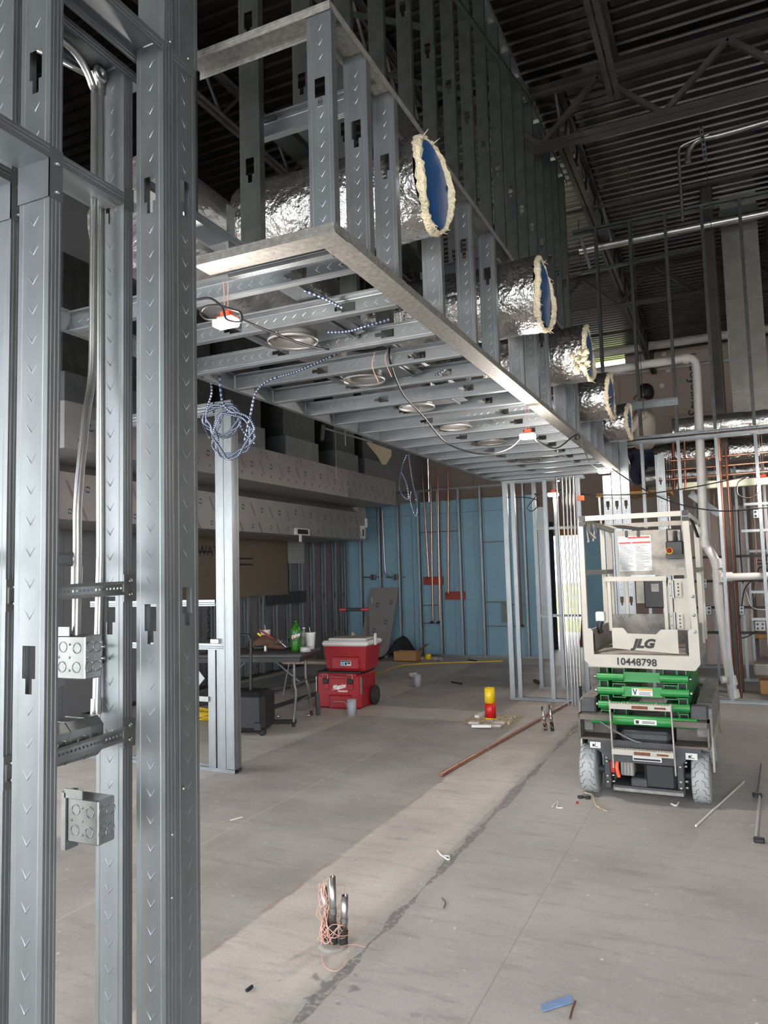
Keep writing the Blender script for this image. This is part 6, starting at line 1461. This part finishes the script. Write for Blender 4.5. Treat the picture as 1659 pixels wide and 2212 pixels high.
def work_light(label, p, w, zs, power, tilt=0.0):
    t = thing('work_light', label, 'work light', tuple(p), 'temporary work lights')
    MB().bbox(p.x-w/2, p.y-w*0.3, p.z, p.x+w/2, p.y+w*0.3, p.z+w*0.33, w*0.05).build('diffuser', 'glow', t)
    MB().bbox(p.x-w*0.47, p.y-w*0.28, p.z+w*0.33, p.x+w*0.47, p.y+w*0.28, p.z+w*0.40, w*0.02).bbox(p.x-w*0.2, p.y-w*0.15, p.z+w*0.40, p.x+w*0.28, p.y+w*0.15, p.z+w*0.66, w*0.03).build('housing', 'orange', t)
    for s in (-0.06, 0.10): MB().tube([(p.x+s*w, p.y, p.z+w*0.64), (p.x+s*w*1.4, p.y, zs)], 0.002, 5).build('hanging_string', 'pink_string', t)
    ld = bpy.data.lights.new('bulb', 'POINT'); ld.energy = power; ld.color = (1.0, 0.9, 0.82); ld.shadow_soft_size = 0.05
    lo = bpy.data.objects.new('bulb', ld); COL.objects.link(lo); lo.parent = t; lo.location = (0, 0, -0.06)
    return t
work_light('glowing orange work light hanging from the near corner of the soffit', at(488, 706, Y=2.20), 0.088, 2.62, 22)
work_light('glowing orange work light hanging from the middle of the soffit', at(1140, 948, Y=4.86), 0.098, 2.62, 60)
work_light('glowing work light at the far right end of the soffit', at(1305, 1022, Y=8.6), 0.125, 2.62, 8)
work_light('glowing work light on the door framing below the soffit', at(1195, 1072, Y=9.72), 0.13, 2.76, 16)
work_light('glowing work light at the right edge in front of the right framing', at(1648, 1042, Y=9.0), 0.13, 3.0, 40)
work_light('small distant work light between the door frames', at(1203, 1040, Y=12.0), 0.07, 6.39, 14)
def cord(label, pts, r=0.006, m='cable_black'): return one(MB().tube(smooth_path(pts, 8), r, 7), 'light_cord', m, label, 'cord')
cord('black cord looping over the near work light', [at(x, y, Y=2.16) for x, y in ((424, 647), (455, 645), (480, 665), (490, 690), (520, 695), (519, 675), (500, 668), (470, 660), (445, 662), (434, 675), (445, 688), (470, 688))], 0.0045)
cord('black cord swagged under the soffit from the near light to the middle light', [at(519, 690, Y=2.2), at(580, 715, Y=2.5), at(660, 745, Y=2.9), at(715, 755, Y=3.2), at(790, 758, Y=3.4), at(838, 748, Y=3.55), at(842, 780, Y=3.55), at(870, 850, Y=3.9), at(915, 900, Y=4.2), at(960, 953, Y=4.5), at(1010, 975, Y=4.6), at(1060, 980, Y=4.7), at(1100, 968, Y=4.8), at(1126, 945, Y=4.86)], 0.0055)
cord('black cord swagged from the middle light to the soffit edge', [at(1154, 945, Y=4.9), at(1165, 955, Y=5.0), at(1202, 968, Y=5.4), at(1235, 945, Y=5.9), at(1248, 938, Y=6.0), at(1252, 948, Y=6.0), at(1243, 948, Y=6.0), at(1248, 940, Y=6.0), at(1258, 962, Y=6.6), at(1275, 1000, Y=7.6), at(1295, 1014, Y=8.4)], 0.006)
cord('black cord drooping from the soffit end across to the right edge', [at(1305, 1000, Y=8.55), at(1340, 1025, Y=8.5), at(1400, 1062, Y=8.5), at(1470, 1090, Y=8.5), at(1560, 1104, Y=8.5), at(1659, 1096, Y=8.5)], 0.007)
cord('black cord rising from the door framing to the right edge light', [at(1208, 1060, Y=9.1), at(1240, 1066, Y=9.0), at(1300, 1069, Y=8.9), at(1400, 1066, Y=8.9), at(1500, 1052, Y=8.95), at(1612, 1030, Y=9.0), at(1595, 1042, Y=9.0), at(1594, 1068, Y=9.0), at(1620, 1076, Y=9.0), at(1640, 1062, Y=9.0), at(1635, 1045, Y=9.0)], 0.007)
cord('black cord looping left of the light on the door framing', [at(1180, 1062, Y=9.2), at(1160, 1070, Y=9.1), at(1155, 1066, Y=9.1), at(1158, 1072, Y=9.1), at(1140, 1095, Y=9.1), at(1150, 1104, Y=9.1), at(1165, 1085, Y=9.1), at(1140, 1075, Y=9.0), at(1090, 1075, Y=8.9)], 0.006)
q = at(1255, 1076, Y=8.85); one(MB().bbox(q.x-0.036, q.y-0.01, q.z-0.03, q.x+0.036, q.y+0.01, q.z+0.03, 0.004).tube([(q.x-0.02, q.y, q.z+0.03), (q.x-0.03, q.y, q.z+0.07)], 0.004, 5), 'orange_tag', 'orange', 'orange tag hanging on the black cord beside the upright conduits', 'tag')
for k, (px, py, dd) in enumerate(((810, 760, 3.5), (838, 748, 3.55))):
    P = [at(px, py, Y=dd), at(px-6, py+30, Y=dd), at(px+8, py+66, Y=dd)]
    one(MB().tube(smooth_path(P, 6), 0.0022, 5), 'tie_wire', 'pink_string', ['loose copper-coloured tie wire dangling left of the black cord clip', 'loose copper-coloured tie wire dangling along the black cord'][k], 'wire')
